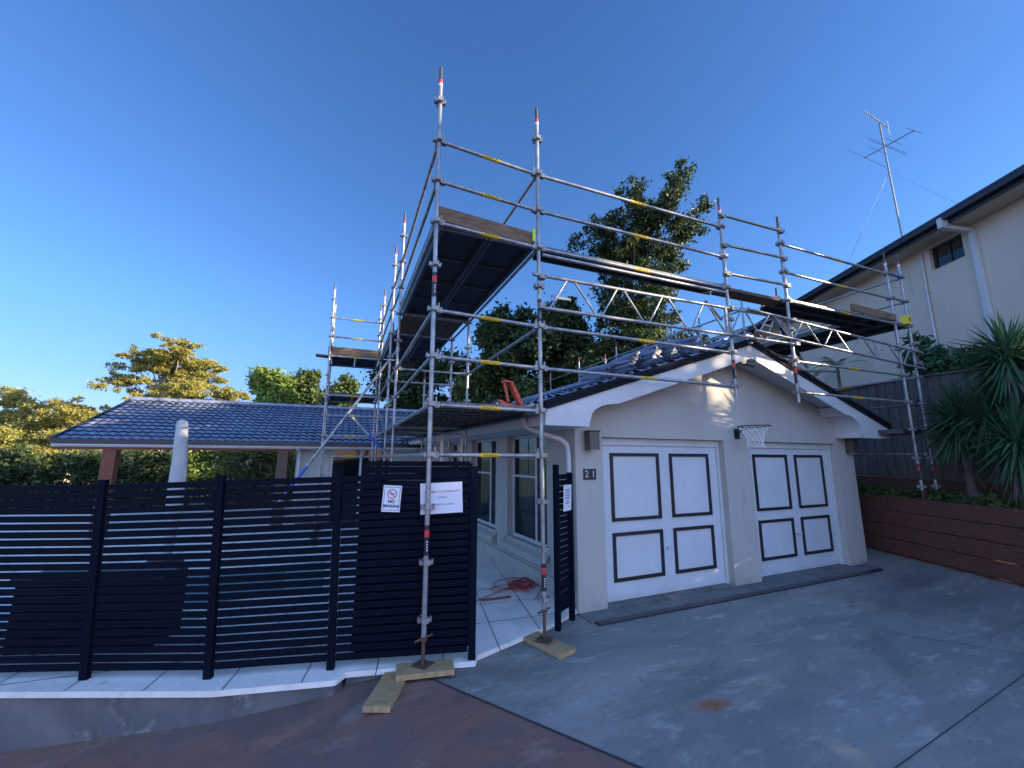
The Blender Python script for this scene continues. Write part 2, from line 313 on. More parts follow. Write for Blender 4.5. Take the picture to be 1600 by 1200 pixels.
# strip drain in front of the garage doors
t = thing('strip_drain', G(3.2,-.33,-1.93), 'dark narrow drain grate running along the front of the garage doors', 'drain')
mb = MB(); gbox(mb, -.02,6.3,-.40,-.29,-1.95,-1.921, M_joint); mb.build('channel', t)
mb = MB()
for k in range(9): gbox(mb, .0+k*.7,.0+k*.7+.69,-.385,-.305,-1.9205,-1.915, M_gut)
mb.build('grate', t)
mb = MB(); gbox(mb, -.05,6.35,-.285,.02,-1.97,-1.915, mat('threshold_concrete',(.165,.165,.165),.8,var=.4,scale=5,bump=.2)); gbox(mb,.42,2.74,.02,.2,-1.97,-1.90,MATS['threshold_concrete']); gbox(mb,3.4,5.7,.02,.2,-1.97,-1.90,MATS['threshold_concrete']); tag(mb.build('garage_threshold'), kind='structure')

# pool terrace and entrance paving, tiles laid in a grid
KF = 1.02
def kf(x, y): return (CAMP.x+(x-CAMP.x)*KF, CAMP.y+(y-CAMP.y)*KF)
def kz(z): return CAMP.z+(z-CAMP.z)*KF
TZ = kz(-1.84)
FP = [(-3.6,1.0),(-2.63,.655),(-1.69,.295),(-.75,.083),(.44,-.195)]
FP = [kf(*p) for p in FP]
def coping_edge(): return [(-8,2.35),(-3.154,.66),(-1.612,.054),(-.725,-.125),(-.70,-.115),(-.629,-.02),(.46,-.245),(.545,-.06),(1.50,.33),(1.75,.47),(2.12,.68)]
ce = [kf(*p) if p[0] < .5 else p for p in coping_edge()]
mb = MB(); top = [Vector((x,y,TZ)) for x,y in ce]+[Vector((2.1,8.9,TZ)),Vector((2.1,16,TZ)),Vector((-26,16,TZ)),Vector((-26,8,TZ))]
mb.prism([p-Vector((0,0,.045)) for p in top], (0,0,.045), M_paver); tag(mb.build('terrace_paving'), kind='structure')
mb = MB()
for k in range(-8,16):   # paver joints across and along
    x = -3.3+k*.6*.97
    if -8 < x < 1.9:
        y0 = np.interp(x, [c[0] for c in ce[:4]]+[.46,1.5,2.12], [c[1] for c in ce[:4]]+[-.245,.31,.66])
        mb.add([(x-.004,y0+.004,TZ+.0035),(x+.004,y0+.004,TZ+.0035),(x+1.404,y0+8,TZ+.0035),(x+1.396,y0+8,TZ+.0035)],[(0,1,2,3)], M_joint)
for k in range(14):
    y = .62+k*.6
    mb.add([(-6,y+.4,TZ+.0038),(2.05,y-.02,TZ+.0038),(2.05,y-.012,TZ+.0038),(-6,y+.408,TZ+.0038)],[(0,1,2,3)], M_joint)
tag(mb.build('paver_joints', recalc=False), kind='structure')
# rendered wall below the coping
mb = MB()
for (x0,y0),(x1,y1) in zip(ce[:10], ce[1:11]):
    d = (Vector((x1,y1))-Vector((x0,y0))); n = Vector((-d.y,d.x)).normalized()*.03
    mb.prism([(x0+n.x,y0+n.y,-3),(x1+n.x,y1+n.y,-3),(x1+n.x,y1+n.y,TZ-.046),(x0+n.x,y0+n.y,TZ-.046)], (n.x*6,n.y*6,0), M_wallc)
tag(mb.build('retaining_wall', origin=(-2,.3,-2)), 'low cement wall with flaking paint under the pale coping of the black slat fence', 'retaining wall')
# swimming pool behind the fence
mb = MB(); mb.add([(-5.4,2.6,TZ+.006),(-.9,2.6,TZ+.006),(-.9,4.4,TZ+.006),(-5.4,4.4,TZ+.006)],[(0,1,2,3)], mat('pool_water',(.10,.22,.26),.05,spec=.8,bump=.1,bscale=3)); tag(mb.build('pool_water'), kind='structure')

# ------------------------------------------------------------ scaffold
P = .495
def lean(x, y, z):   # the near posts lean a touch
    near = y < .3 and x < 2; return Vector((x-.0075*(z-.4) if near else x, y-.09 if near and x < .5 else y, z))
def standard(root, x, y, z0, z1, jack=None, lab=True, kmin=None, dark=False):
    a, b = lean(x,y,z0), lean(x,y,z1); mb = MB()
    mb.tube(a, b, .0242, M_gal, 12)
    sp = b+(b-a).normalized()*.17; mb.tube(b, sp, .0185, M_dark if not dark else M_galold, 10)
    mb.tube(b-(b-a).normalized()*.045, b-(b-a).normalized()*.002, .0252, M_red, 12); mb.tube(b-(b-a).normalized()*.075, b-(b-a).normalized()*.047, .025, M_white, 12)
    k0 = math.ceil((z0+.05)/P) if kmin is None else kmin; k = k0
    while k*P < z1-.05:
        c = lean(x,y,k*P)
        for X, Y in ((Vector((1,0,0)),Vector((0,1,0))),(Vector((0,1,0)),Vector((-1,0,0)))):
            for s_ in (-1,1):
                mb.box(c+X*s_*.041, (.036,.046,.034), M_galold if (k%2) else M_gal, X, Y)
                mb.box(c+X*s_*.058+Vector((0,0,.006)), (.007,.06,.045), M_galold, X, Y)
        mb.tube(c-Vector((0,0,.024)), c+Vector((0,0,.024)), .03, M_galold, 12)
        k += 1
    if lab:
        for zc in lab if isinstance(lab, (list,tuple)) else [k0*P+.25]:
            h = .5*P
            mb.tube(lean(x,y,zc-h*.55), lean(x,y,zc+h*.55), .0251, M_black, 12, caps=False)
            mb.tube(lean(x,y,zc+h*.12), lean(x,y,zc+h*.38), .0255, M_red, 12, caps=False)
            for q in range(4): mb.box(lean(x,y,zc-h*(.05+.1*q))+Vector((0,-.0252,0)), (.012,.003,.012), M_white)
    o = mb.build('standard', root, origin=a)
    if jack is not None:
        j = MB(); j.tube(Vector((a.x,a.y,jack)), a+Vector((0,0,.1)), .017, M_rust, 10)
        j.tube(a-Vector((0,0,.03)), a-Vector((0,0,.005)), .032, M_rust, 10)
        j.tube(a+Vector((-.085,-.03,-.02)), a+Vector((.085,.03,0)), .011, M_rust, 8); j.build('base_jack', o)
        bp_ = MB(); ang = .7; bp_.box((a.x,a.y,jack+.004), (.15,.15,.008), M_rust, (math.cos(ang),math.sin(ang),0), (-math.sin(ang),math.cos(ang),0)); bp_.build('base_plate', o)
    return o
def ledger(root, a, b, name='ledger', label=True, r=.0212, ends=True, old=False):
    a, b = Vector(a), Vector(b); d = (b-a).normalized(); mb = MB(); L_ = (b-a).length
    mb.tube(a+d*.035, b-d*.035, r, M_galold if old else M_gal, 12)
    if ends:
        for p, s_ in ((a,1),(b,-1)):
            c = p+d*s_*.06; mb.box(c, (.05,.05,.055), M_galold, d); mb.box(c+Vector((0,0,.045))-d*s_*.008, (.012,.03,.07), M_galold, d)
    if label:
        c = (a+b)/2; h = min(.13, L_*.09); mb.tube(c-d*h, c+d*h, r+.0012, M_yel, 12, caps=False)
        up = Vector((0,-1,0)) if abs(d.x) > .5 else Vector((-1,0,0))
        for q in range(5): mb.box(c+d*(q-2)*h*.28+up*(r+.0015), (.012,.014,.003) if abs(d.x)>.5 else (.012,.014,.003), M_black, d, Vector((0,0,1)))
    return mb.build(name, root, origin=a)
def brace(root, a, b, band=None):
    a, b = Vector(a), Vector(b); mb = MB(); mb.tube(a, b, .0242, M_gal, 12)
    if band is not None:
        q = a.lerp(b, band[0]); w_ = a.lerp(b, band[1]); mb.tube(q, w_, .0255, M_blue, 12)
    return mb.build('brace', root, origin=a)
def clampat(root, p):
    mb = MB(); mb.box(p, (.08,.075,.06), M_galold); mb.tube(Vector(p)+Vector((.03,-.05,0)), Vector(p)+Vector((.03,.05,0)), .008, M_dark, 8); mb.build('coupler', root, origin=p)
def plydeck(root, x0,x1,y0,y1,z, along='y', n=2, ribs=3):
    """ply scaffold deck: channel side frames, black ply, cross ribs underneath"""
    for i in range(n):
        mb = MB()
        if along == 'y':
            w_ = (x1-x0)/n; a, b = x0+i*w_+.008, x0+(i+1)*w_-.008
            mb.bx(a+.03,b-.03,y0,y1,z+.012,z+.03,M_decku); mb.bx(a,a+.045,y0,y1,z-.045,z+.034,M_deckf); mb.bx(b-.045,b,y0,y1,z-.045,z+.034,M_deckf)
            for k in range(1,ribs+1): yy = y0+(y1-y0)*k/(ribs+1); mb.bx(a+.045,b-.045,yy-.012,yy+.012,z-.012,z+.012,M_deckf)
            for yy in (y0+.02,y1-.02): mb.bx(a+.045,b-.045,yy-.02,yy+.02,z-.035,z+.012,M_deckf)
        else:
            w_ = (y1-y0)/n; a, b = y0+i*w_+.004, y0+(i+1)*w_-.004
            mb.bx(x0,x1,a+.03,b-.03,z+.012,z+.03,M_decku); mb.bx(x0,x1,a,a+.03,z-.035,z+.034,M_deckf); mb.bx(x0,x1,b-.03,b,z-.035,z+.034,M_deckf)
            for k in range(1,ribs+1): xx = x0+(x1-x0)*k/(ribs+1); mb.bx(xx-.012,xx+.012,a+.03,b-.03,z-.012,z+.012,M_deckf)
        mb.build('deck_board', root, origin=((x0+x1)/2,(y0+y1)/2,z))
def timber(root, a, b, wd, ht, m=None, name='toe_board', up=(0,0,1)):
    mb = MB(); mb.beam(a, b, wd, ht, m or M_wood, up); return mb.build(name, root, origin=a)

# near run beside the fence
W = 1.265
S1 = thing('scaffold', (0,0,-1.93), 'tall steel scaffold run with black decks over the path beside the garage, nearest the camera', 'scaffold', 'scaffolding around the house')
YB = [0,3.04,4.31,6.78]
standard(S1, 0,0,-1.63,4.25, jack=-1.86, lab=[P*3.45+.05, -P*1.5-.05])
standard(S1, W,0,-1.58,4.25, jack=-1.87, lab=[P*3.4, -P*2.55])
standard(S1, 0,3.04,-1.6,4.25, jack=TZ+.015); standard(S1, 0,4.31,-1.6,4.25, jack=TZ+.015)
standard(S1, W,3.04,-1.6,P*5+.1, jack=TZ+.005, lab=[P*1.5]); standard(S1, W,4.31,-1.6,P*5+.1, jack=TZ+.015)
for k in (7,6,5,3,2,1,0): ledger(S1, lean(0,0,k*P), lean(W,0,k*P))
for k in (7,6,3,2,0): ledger(S1, lean(0,0,k*P), (0,3.04,k*P), label=False)
for k in (7,6,3,2,1,0): ledger(S1, (0,3.04,k*P), (0,4.31,k*P), label=False)
for k in (7,6,5,3,1,0): ledger(S1, (0,4.31,k*P), (0,6.78,k*P), label=(k==1))
for k in (5,1): 
    ledger(S1, lean(0,0,k*P), (0,3.04,k*P), label=False); ledger(S1, lean(W,0,k*P), (W,3.04,k*P), label=False); ledger(S1, (W,3.04,k*P),(W,4.31,k*P), label=False)
for k in (7,3): ledger(S1, lean(W,0,k*P), (W,3.04,k*P), label=False)
for y in (3.04,4.31):
    for k in (5,3,1): ledger(S1, (0,y,k*P), (W,y,k*P), name='transom', label=(k==1))
plydeck(S1, .05,W-.04,.06,3.0,5*P+.05, n=2, ribs=3)
for i in range(5): timber(S1, (.09+i*.225+.1,3.06,5*P+.04), (.09+i*.225+.1,4.28,5*P+.04), .215,.04, M_woodd, 'plank')
plydeck(S1, .05,W-.04,4.33,6.74,5*P+.05, n=2, ribs=3)
for i in range(5): 
    mb = MB(); x0 = .06+i*.231; mb.bx(x0,x0+.222,.05,3.0,P+.02,P+.055,M_deckf)
    for k in range(9): mb.bx(x0+.01,x0+.212,.25+k*.33,.27+k*.33,P+.0,P+.02,M_deckf)
    mb.build('plank', S1, origin=(x0,1.5,P))
for i in range(5): timber(S1, (.165+i*.231,3.06,P+.04), (.165+i*.231,6.7,P+.04), .22,.04, M_deckf, 'plank')
timber(S1, lean(.03,.045,2.61), lean(W-.05,.045,2.60), .036,.165)
timber(S1, (.035,.08,2.63),(.035,3.0,2.63), .03,.17, M_deckf); timber(S1, (.035,4.35,2.63),(.035,6.7,2.63), .03,.17, M_woodd)
mb = MB(); mb.bx(W-.09,W-.055,-.0,.07,2.56,2.72,mat('lime_clip',(.5,.6,.03),.5)); mb.build('toe_board_clip', S1)
q1 = atY(622,545,4.33); q2 = atY(432,790,4.33); brace(S1, q1, q2, (.78,.93)); q3 = atY(548,650,4.29); q4 = atY(610,716,4.29); brace(S1, q3, q4, (.45,.75)); clampat(S1, q3); clampat(S1, q1)

# far tower beside the pool wing
S2 = thing('scaffold', (-.6,7.4,-1.8), 'small scaffold tower with timber toe board in front of the pool wing roof', 'scaffold', 'scaffolding around the house')
TX = [-1.235,0.0]; TY = [6.85,8.05]
for x in TX:
    for y in TY: standard(S2, x+.02,y,-1.6,4.25-.0*(y>7), jack=TZ+.015)
standard(S2, W,6.85,-1.6,P*3+.1, jack=TZ+.015); standard(S2, W-.25,6.0,-1.6,1.9,jack=TZ+.015)
for k in (7,6,5,3,2,1,0): ledger(S2, (TX[0]+.02,TY[0],k*P),(.02,TY[0],k*P), label=True)
for k in (7,6,5,3,1): ledger(S2, (TX[0]+.02,TY[0],k*P),(TX[0]+.02,TY[1],k*P), label=False); ledger(S2, (.02,TY[0],k*P),(.02,TY[1],k*P), label=False)
for k in (5,3,1): ledger(S2, (TX[0]+.02,TY[1],k*P),(.02,TY[1],k*P), label=False)
for k in (2,1): ledger(S2, (.02,6.85,k*P),(W,6.85,k*P), label=False)
plydeck(S2, TX[0]+.05,-.03,TY[0]+.03,TY[1]-.03,5*P+.05, n=2, ribs=3)
plydeck(S2, TX[0]+.05,-.03,TY[0]+.03,TY[1]-.03,3*P+.05, n=2, ribs=3)
timber(S2, (TX[0]-.02,TY[0]+.04,2.62),(.0,TY[0]+.04,2.62), .036,.2)
timber(S2, (TX[0]-.30,TY[0]+.2,2.50),(TX[0]+.1,TY[0]+.2,2.48), .22,.04, M_woodd, 'plank')
for i in range(4): timber(S2, (.1+i*.23,TY[0]-.1,2.45),(.1+i*.23,TY[1],2.45), .22,.04, M_woodd, 'plank')

# run across the front of the garage gable
S3 = thing('scaffold', (5,0,1), 'scaffold bays hanging on lattice beams across the front of the garage gable', 'scaffold', 'scaffolding around the house')
X3, X4, X5, X6 = 4.348, 5.671, 8.64, 9.10
standard(S3, X3,0,P*2-.16,3.78, lab=[P*2.5], kmin=2); standard(S3, X4,0,P*2-.16,3.78, lab=[P*2.55], kmin=2)
standard(S3, X5,.0,-.55,3.72, jack=-.70, kmin=-1); standard(S3, X6,.0,-.55,3.78, jack=-.72, kmin=-1)
for k in (7,6,3,2): ledger(S3, lean(W,0,k*P),(X3,0,k*P))
ledger(S3, lean(W,0,5*P),(X3,0,5*P)); ledger(S3, (W,.0,5*P-.075),(X3,.0,5*P-.075), label=False, ends=False)
for k in (7,6,5,3,2): ledger(S3, (X4,0,k*P),(X5,0,k*P))
for z, zz in ((3.63,3.66),(3.14,3.19),(2.68,2.72)): ledger(S3, (X3-.13,-.05,z),(X4+.08,-.05,zz), label=False, ends=False, old=True)
for z in (3.63,3.14,2.68):
    clampat(S3, (X3,-.03,z)); clampat(S3, (X4,-.03,z+.04))
for k in (7,6): 
    mb = MB(); mb.tube((X5,-.02,k*P),(X6,-.02,k*P),.022,M_blue if k==7 else M_gal,10); mb.build('ledger', S3, origin=(X5,0,k*P))
plydeck(S3, W+.04,X3-.03,.03,.30,5*P+.03, along='x', n=1, ribs=5)
timber(S3, (X3,.16,5*P+.02),(X4,.16,5*P+.02), .24,.045, M_woodd, 'plank')
plydeck(S3, X4+.03,X5,.03,.50,5*P+.03, along='x', n=2, ribs=5)
timber(S3, (7.3,-.03,5*P+.12),(X5-.02,-.03,5*P+.10), .03,.13)
timber(S3, (X4+.1,.5,5*P+.12),(X5-.02,.5,5*P+.10), .03,.12, M_woodd)
mb = MB(); mb.bx(X6-.13,X6-.03,-.06,.05,5*P+.03,5*P+.20,mat('yellow_tag_board',(.75,.6,.02),.5)); 
for q in (-.1,-.06): mb.bx(X6+q-.008,X6+q+.008,-.064,-.06,5*P+.07,5*P+.16,M_black)
mb.build('scaffold_tag', S3)
def lattice(root, a, b, h, n, r=.02):
    a, b = Vector(a), Vector(b); d = (b-a).normalized(); L_ = (b-a).length; dn = Vector((0,0,-h)); o = MB()
    o.tube(a-d*.15, b, r+.002, M_gal, 10); lb = o.build('lattice_beam', root, origin=a)
    mb = MB(); mb.tube(a+dn-d*.02, b+dn, r+.002, M_gal, 10); mb.build('chord', lb)
    mb = MB(); s_ = L_/n
    for k in range(n):
        p = a+d*(s_*k); mb.tube(p+dn+d*.06, p+d*(s_*.42), .0125, M_gal, 8); mb.tube(p+d*(s_*.55), p+d*(s_*.97)+dn, .0125, M_gal, 8)
        if k % 4 == 3: mb.box(p+d*(s_*1.0)+dn/2, (.035,.03,h), M_gal)
    mb.box(a+d*.24+dn*.62, (.22,.012,.028), M_galold, d); mb.build('lacing', lb)
lattice(S3, (W+.03,-.06,2.10), (X4,-.06,2.14), .40, 6); lattice(S3, (X4-.9,-.10,2.15), (X6+.06,-.10,1.76+.18), .31, 6)
for x in (X3,X4,X6): clampat(S3, (x,-.06,2.13)); clampat(S3, (x,-.06,1.75))
clampat(S3, (W,-.05,2.09)); clampat(S3, (W,-.05,1.72)); 

# run down the neighbour side of the house
S4 = thing('scaffold', (8.9,6,-1), 'long scaffold walkway behind the gable, down the neighbour side of the house', 'scaffold', 'scaffolding around the house')
YR = [0,2.47,4.94,7.41,9.88,12.35,14.8]
for i, y in enumerate(YR[1:]):
    standard(S4, X6,y,-1.2,(P*8+.1), lab=None); standard(S4, X6-W,y,-1.2,(P*7+.35), lab=None)
for i in range(len(YR)-1):
    a, b = YR[i], YR[i+1]
    for k in (7,6,5,3,2): ledger(S4, (X6,a,k*P),(X6,b,k*P), label=(k in (6,3)))
    if i: 
        for k in (7,6): ledger(S4, (X6-W,a,k*P),(X6-W,b,k*P), label=False)
    ledger(S4, (X6-W,b,5*P),(X6,b,5*P), name='transom', label=False)
    plydeck(S4, X6-W+.04,X6-.03,a+.03,b-.03,5*P+.03, n=2, ribs=3)
lo_b = MB()
for k in (1,0.15,2.0): 
    ledger(S4, (X6,0,k*P),(X6,2.47,k*P), label=(k==2))
plydeck(S4, X5-.2,X6-.03,.05,2.4,P*1-.02, n=2, ribs=3)
# steel outriggers on the roof slope
for (a_, b_) in (((6.9,1.6,2.2),(8.9,1.9,2.2)),((6.5,2.2,1.9),(8.9,2.4,1.95)),((6.3,.9,1.55),(8.6,1.0,1.75))):
    ledger(S4, a_, b_, label=False, ends=False)
q5, q6 = atY(1196,478,.9), atY(1262,575,.9); 
mb = MB(); mb.tube(q5, q6, .027, M_gal, 12); mb.tube(q5.lerp(q6,.35), q5.lerp(q6,.8), .0285, M_black, 12); mb.build('brace', S4, origin=q5)
q5, q6 = atY(1102,470,1.2), atY(1128,500,1.2); brace(S4, q5, q6)

# ------------------------------------------------------------ the house
H = thing('house', G(3.15,4,-1.93), 'single storey rendered house with double garage gable, number 21 and dark tiled roofs', 'house')
EZ = .60    # eave underside height
RZ = 1.80   # ridge (bargeboard top) at u=2.98
UA = 3.0
def zslope(u, base=0): return RZ-abs(u-UA)*(RZ-.58)/3.72+base
# front wall with openings: piers, head, gable
mb = MB()
def pier(u0,u1): gbox(mb, u0,u1,0,.26,-2.0,.262,M_render)
pier(-.035,.40); mb.build('wall', H); mb = MB(); pier(2.76,3.36); mb.build('wall', H); mb = MB(); pier(5.74,6.30)
mb.build('wall', H)
mb = MB()
poly = [(-.035,.262),(6.30,.262),(6.30,zslope(6.3)-.1),(UA,RZ-.12),(-.035,zslope(-.035)-.1)]
mb.prism([G(u,0,z) for u,z in poly], GV*.26, M_render); mb.build('gable_wall', H)
# side wall along the path with two window openings
mb = MB(); PZ = -1.8
for v0, v1, za, zb in ((.261,.85,-2,.56),(.85,2.30,-2,-1.36),(.85,2.30,.36,.56),(2.30,2.85,-2,.56),(2.85,4.3,-2,-1.36),(2.85,4.3,.36,.56),(4.3,4.8,-2,.56),(4.8,6.2,-2,-1.36),(4.8,6.2,.36,.56),(6.2,8.3,-2,.56)):
    gbox(mb, 0,.24,v0,v1,za,zb,M_render)
mb.build('wall', H)
for (v0, v1) in ((.85,2.30),(2.85,4.3),(4.8,6.2)):
    wn_ = MB(); gbox(wn_, .11,.16,v0,v1,-1.36,-1.31,M_trim); gbox(wn_, .11,.16,v0,v1,.31,.36,M_trim)
    for v in (v0+.025, (v0*.62+v1*.38), v1-.025): gbox(wn_, .11,.16,v-.025,v+.025,-1.31,.31,M_trim)
    gbox(wn_, .112,.158,(v0*.62+v1*.38)+.025,v1-.05,-.35,-.315,M_trim); wo = wn_.build('window', H)
    g_ = MB(); gbox(g_, .128,.140,v0+.04,v1-.04,-1.32,.32,M_glass); g_.build('pane', wo)
    s_ = MB(); s_.prism([G(.10,v0-.08,-1.36),G(-.10,v0-.08,-1.46),G(-.10,v0-.08,-1.56),G(-.001,v0-.08,-1.62),G(-.001,v0-.08,-1.36)], GV*(v1-v0+.16), M_render); s_.build('window_sill', wo)
mb = MB(); gbox(mb, -.04,-.001,.0,8.3,-1.90,-1.66,M_render); mb.build('plinth', H)
# side wall on the neighbour side, back filler
mb = MB(); gbox(mb, 6.06,6.30,.261,9,-2.0,.5,M_render); mb.build('wall', H)
# garage doors
def gdoor(u0,u1):
    d = MB(); gbox(d, u0+.02,u1-.02,.13,.17,-1.895,.20,M_door); ob = d.build('garage_door', H)
    fr = MB(); gbox(fr, u0,u0+.055,.10,.128,-1.9,.258,M_trim); gbox(fr, u1-.055,u1,.10,.128,-1.9,.258,M_trim); gbox(fr, u0+.055,u1-.055,.10,.128,.16,.258,M_trim); fr.build('door_frame', H)
    W_ = (u1-u0); z0, z1 = -1.60, .03
    cols = ((u0+.09*W_,u0+.465*W_),(u0+.555*W_,u0+.90*W_)); rows = ((-.88,.05),(-1.66,-1.03))
    for a,b in cols:
        for c,e in rows:
            mo = MB(); t_ = .045
            gbox(mo,a,b,.108,.1295,e-t_,e,M_mould); gbox(mo,a,b,.108,.1295,c,c+t_,M_mould); gbox(mo,a,a+t_,.108,.1295,c+t_,e-t_,M_mould); gbox(mo,b-t_,b,.108,.1295,c+t_,e-t_,M_mould)
            mo.build('panel_moulding', ob)
    h = MB(); cpt = G(u0+.51*W_,.10,-1.29); h.tube(cpt, cpt+GV*.03, .022, M_trim, 12); h.beam(cpt-GU*.05-GV*.008, cpt+GU*.05-GV*.008, .018,.022, M_trim); h.build('door_handle', ob)
gdoor(.40,2.76); gdoor(3.36,5.74)
# bargeboards with the scooped ends
def barge(sgn):
    ue, ui = (-.72, -.08) if sgn < 0 else (6.72, 6.0-.2)
    pts = []
    top = [(ue, .565), (UA, RZ)]
    th = .235
    def zt(u): return .565+(RZ-.565)*(abs(u-ue))/(abs(UA-ue))
    under = [(UA, RZ-th-.02)]
    u_s = ui-sgn*.42     # where the scoop starts
    under += [(u_s, zt(u_s)-th-.02)]
    cx = ui
    for k in range(1,9):
        a = k/8*math.pi/2; under.append((u_s+(cx-u_s)*math.sin(a), (zt(u_s)-th-.02)+( .46-(zt(u_s)-th-.02))*(1-math.cos(a))))
    under += [(ui+sgn*.04,.355),(ue,.355)]
    pts = top+under
    eb = MB(); eb.prism([G(u,-.411,z) for u,z in [(ue,.53),(u_s,zt(u_s)-.10)]+under[2:-2]+[(ui,.362),(ue,.362)]], GV*.41, M_trim); eb.build('eave_return', H)
    mb = MB(); mb.prism([G(u,-.44,z) for u,z in pts], GV*.028, M_trim); return mb.build('bargeboard', H)
barge(-1); barge(1)
mb = MB()   # soffits under the overhang
for sg, ue in ((-1,-.70),(1,6.70)):
    mb = MB(); a = G(ue,-.412,.56); b = G(UA,-.412,RZ-.20); mb.prism([a,b,b+GV*.41,a+GV*.41],(0,0,.02),M_trim); mb.build('soffit', H)
mb = MB(); gbox(mb, -.70,-.001,.0,8.0,.36,.385,M_trim); mb.build('soffit', H); mb = MB(); gbox(mb, 6.301,6.70,.0,9,.36,.385,M_trim); mb.build('soffit', H)
mb = MB(); gbox(mb, -.735,-.715,-.40,8.0,.36,.56,M_trim); mb.build('fascia', H)
# tiled surface: waves across, steps up the slope
def tiles(e0, e1, up, rows, m=M_tile, tw=.19, amp=.040, step=.034, jag=.002, right_trim=None):
    e0, e1, up = Vector(e0), Vector(e1), Vector(up); along = (e1-e0); L_ = along.length; a = along/L_; S = up.length; s = up/S; n = a.cross(s).normalized()
    if n.z < 0: n = -n
    nw = max(1,int(round(L_/tw))); cols = nw*8; vs_ = []; fs = []
    rh = S/rows; idx = 0
    for r_ in range(rows):
        offs = (r_ % 2)*0
        for (t_, hh) in ((r_*rh-.03, step), (r_*rh-.03, step), ((r_+1)*rh, 0)):
            first = len(vs_) % 1
            for c in range(cols+1):
                ph = (c/8)%1; wv = amp*(abs(math.sin(math.pi*ph))**.75-.5)
                jg = jag*math.sin(c//8*12.9+r_*7.3)
                p = e0+a*(L_*c/cols)+s*(t_)+n*(wv+hh+jg)
                vs_.append(p)
        b0_ = (r_*3)*(cols+1)
        for c in range(cols):
            fs.append((b0_+(cols+1)+c, b0_+(cols+1)+c+1, b0_+2*(cols+1)+c+1, b0_+2*(cols+1)+c))
        # drop the first line down to make the nose
        for c in range(cols+1): vs_[b0_+c] = vs_[b0_+c]-n*(step+.008)
        for c in range(cols): fs.append((b0_+c, b0_+c+1, b0_+(cols+1)+c+1, b0_+(cols+1)+c))
    return vs_, fs
def roof_part(name, e0, e1, up, rows, parent=None):
    mb = MB(); vs_, fs = tiles(e0,e1,up,rows); mb.add(vs_, fs, M_tile, False)
    kk = mb.mid(M_verge_shade); nc_ = max(1,int(round((Vector(e1)-Vector(e0)).length/.19)))*8
    for i_ in range(len(fs)): 
        if (i_//nc_) % 2 == 1: mb.mi[i_] = kk  # nose faces painted near black as the shadow under each course
    e0,e1,up = Vector(e0),Vector(e1),Vector(up); n = (e1-e0).cross(up).normalized(); n = n if n.z>0 else -n
    mb.prism([e0-n*.02,e1-n*.02,e1+up-n*.02,e0+up-n*.02], -n*.06, M_verge_shade)
    return mb.build(name, parent or H, recalc=False)
gs = (RZ-.58)/3.72
roof_part('roof', G(-.78,-.46,.60), G(-.78,8.4,.60), (GU*3.76+Vector((0,0,3.76*gs))), 12)
roof_part('roof', G(6.78,8.4,.60), G(6.78,-.46,.60), (GU*-3.76+Vector((0,0,3.76*gs))), 12)
mb = MB()
for k in range(22):
    p = G(UA-.02,-.47+k*.41,RZ+.065); mb.tube(p, p+GV*.43+Vector((0,0,-.0)), .10, M_tile, 10, r2=.085)
mb.build('ridge_cap', H)
mb = MB()   # verge cement and dark edge
for sg in (-1,1):
    a = G(UA+sg*3.74,-.45,.60); b = G(UA,-.45,RZ+.02); mb.beam(a+Vector((0,0,.015)), b+Vector((0,0,.015)), .05, .05, M_verge_shade)
mb.build('verge_trim', H)
# gutter + downpipes
mb = MB(); gbox(mb, -.86,-.74,-.42,8.0,.47,.60,M_gut); gbox(mb,-.87,-.86,-.42,8.0,.575,.605,M_trim); mb.build('gutter', H)
mb = MB(); gbox(mb, 6.76,6.86,-.42,8.0,.47,.58,M_gut); mb.build('gutter', H)
mb = MB(); mb.path([G(-.79,.02,.47),G(-.76,.02,.38),G(-.66,.03,.33),G(-.22,.06,.22),G(-.12,.07,.15),G(-.09,.08,0)], .034, M_trim, 10); mb.tube(G(-.09,.08,0),G(-.09,.08,-1.85),.034,M_trim,12); mb.build('downpipe', H)
# security floodlight at the apex
mb = MB(); c0 = G(2.86,-.30,1.50); mb.tube(c0, c0+Vector((0,0,.12)), .02, M_gut, 8); mb.tube(c0+GV*.02, c0-GV*.12-GU*.02, .045, M_lamp, 12, r2=.06); mb.tube(c0+GU*.05, c0+GU*.24-GV*.10-Vector((0,0,.05)), .035, M_lamp, 12, r2=.05)
tag(mb.build('security_light', origin=c0), 'twin grey floodlight under the peak of the garage gable', 'security light')

# pool wing
WY = 8.6; WZ = .335
roof_part('roof', (-6.85,WY-.06,WZ+.03), (1.9,WY-.06,WZ+.03), (0,3.45,1.32), 13)
roof_part('roof', (1.9,15.3,WZ+.03), (-6.85,15.3,WZ+.03), (0,-3.45,1.32), 11)
mb = MB()
for k in range(22): p = Vector((-6.86+k*.4,11.98,1.72)); mb.tube(p, p+Vector((.42,0,0)), .09, M_tile, 10, r2=.08)
mb.build('ridge_cap', H)
mb = MB()
for y in (8.55,15.3): mb.beam((-6.88,y,WZ+.05),(-6.88,11.99,1.70),.05,.06,M_gut)
mb.prism([(-6.84,8.6,.3),(-6.84,15.2,.3),(-6.84,11.99,1.6)], (.03,0,0), M_trim); mb.build('verge_trim', H)
mb = MB(); mb.bx(-6.86,1.3,WY-.17,WY-.06,.27,.385,M_gut); mb.build('gutter', H)
mb = MB(); mb.bx(-6.84,1.3,WY-.055,WY-.03,.20,.30,M_trim); mb.bx(-6.84,1.3,WY-.15,WY-.06,.235,.262,M_trim); mb.build('fascia', H)
mb = MB(); mb.bx(-6.84,-1.95,WY-.02,WY+.13,.14,.25,M_brown); mb.bx(-6.8,-1.95,WY-.02,15,.255,.28,M_trim); mb.build('beam', H)
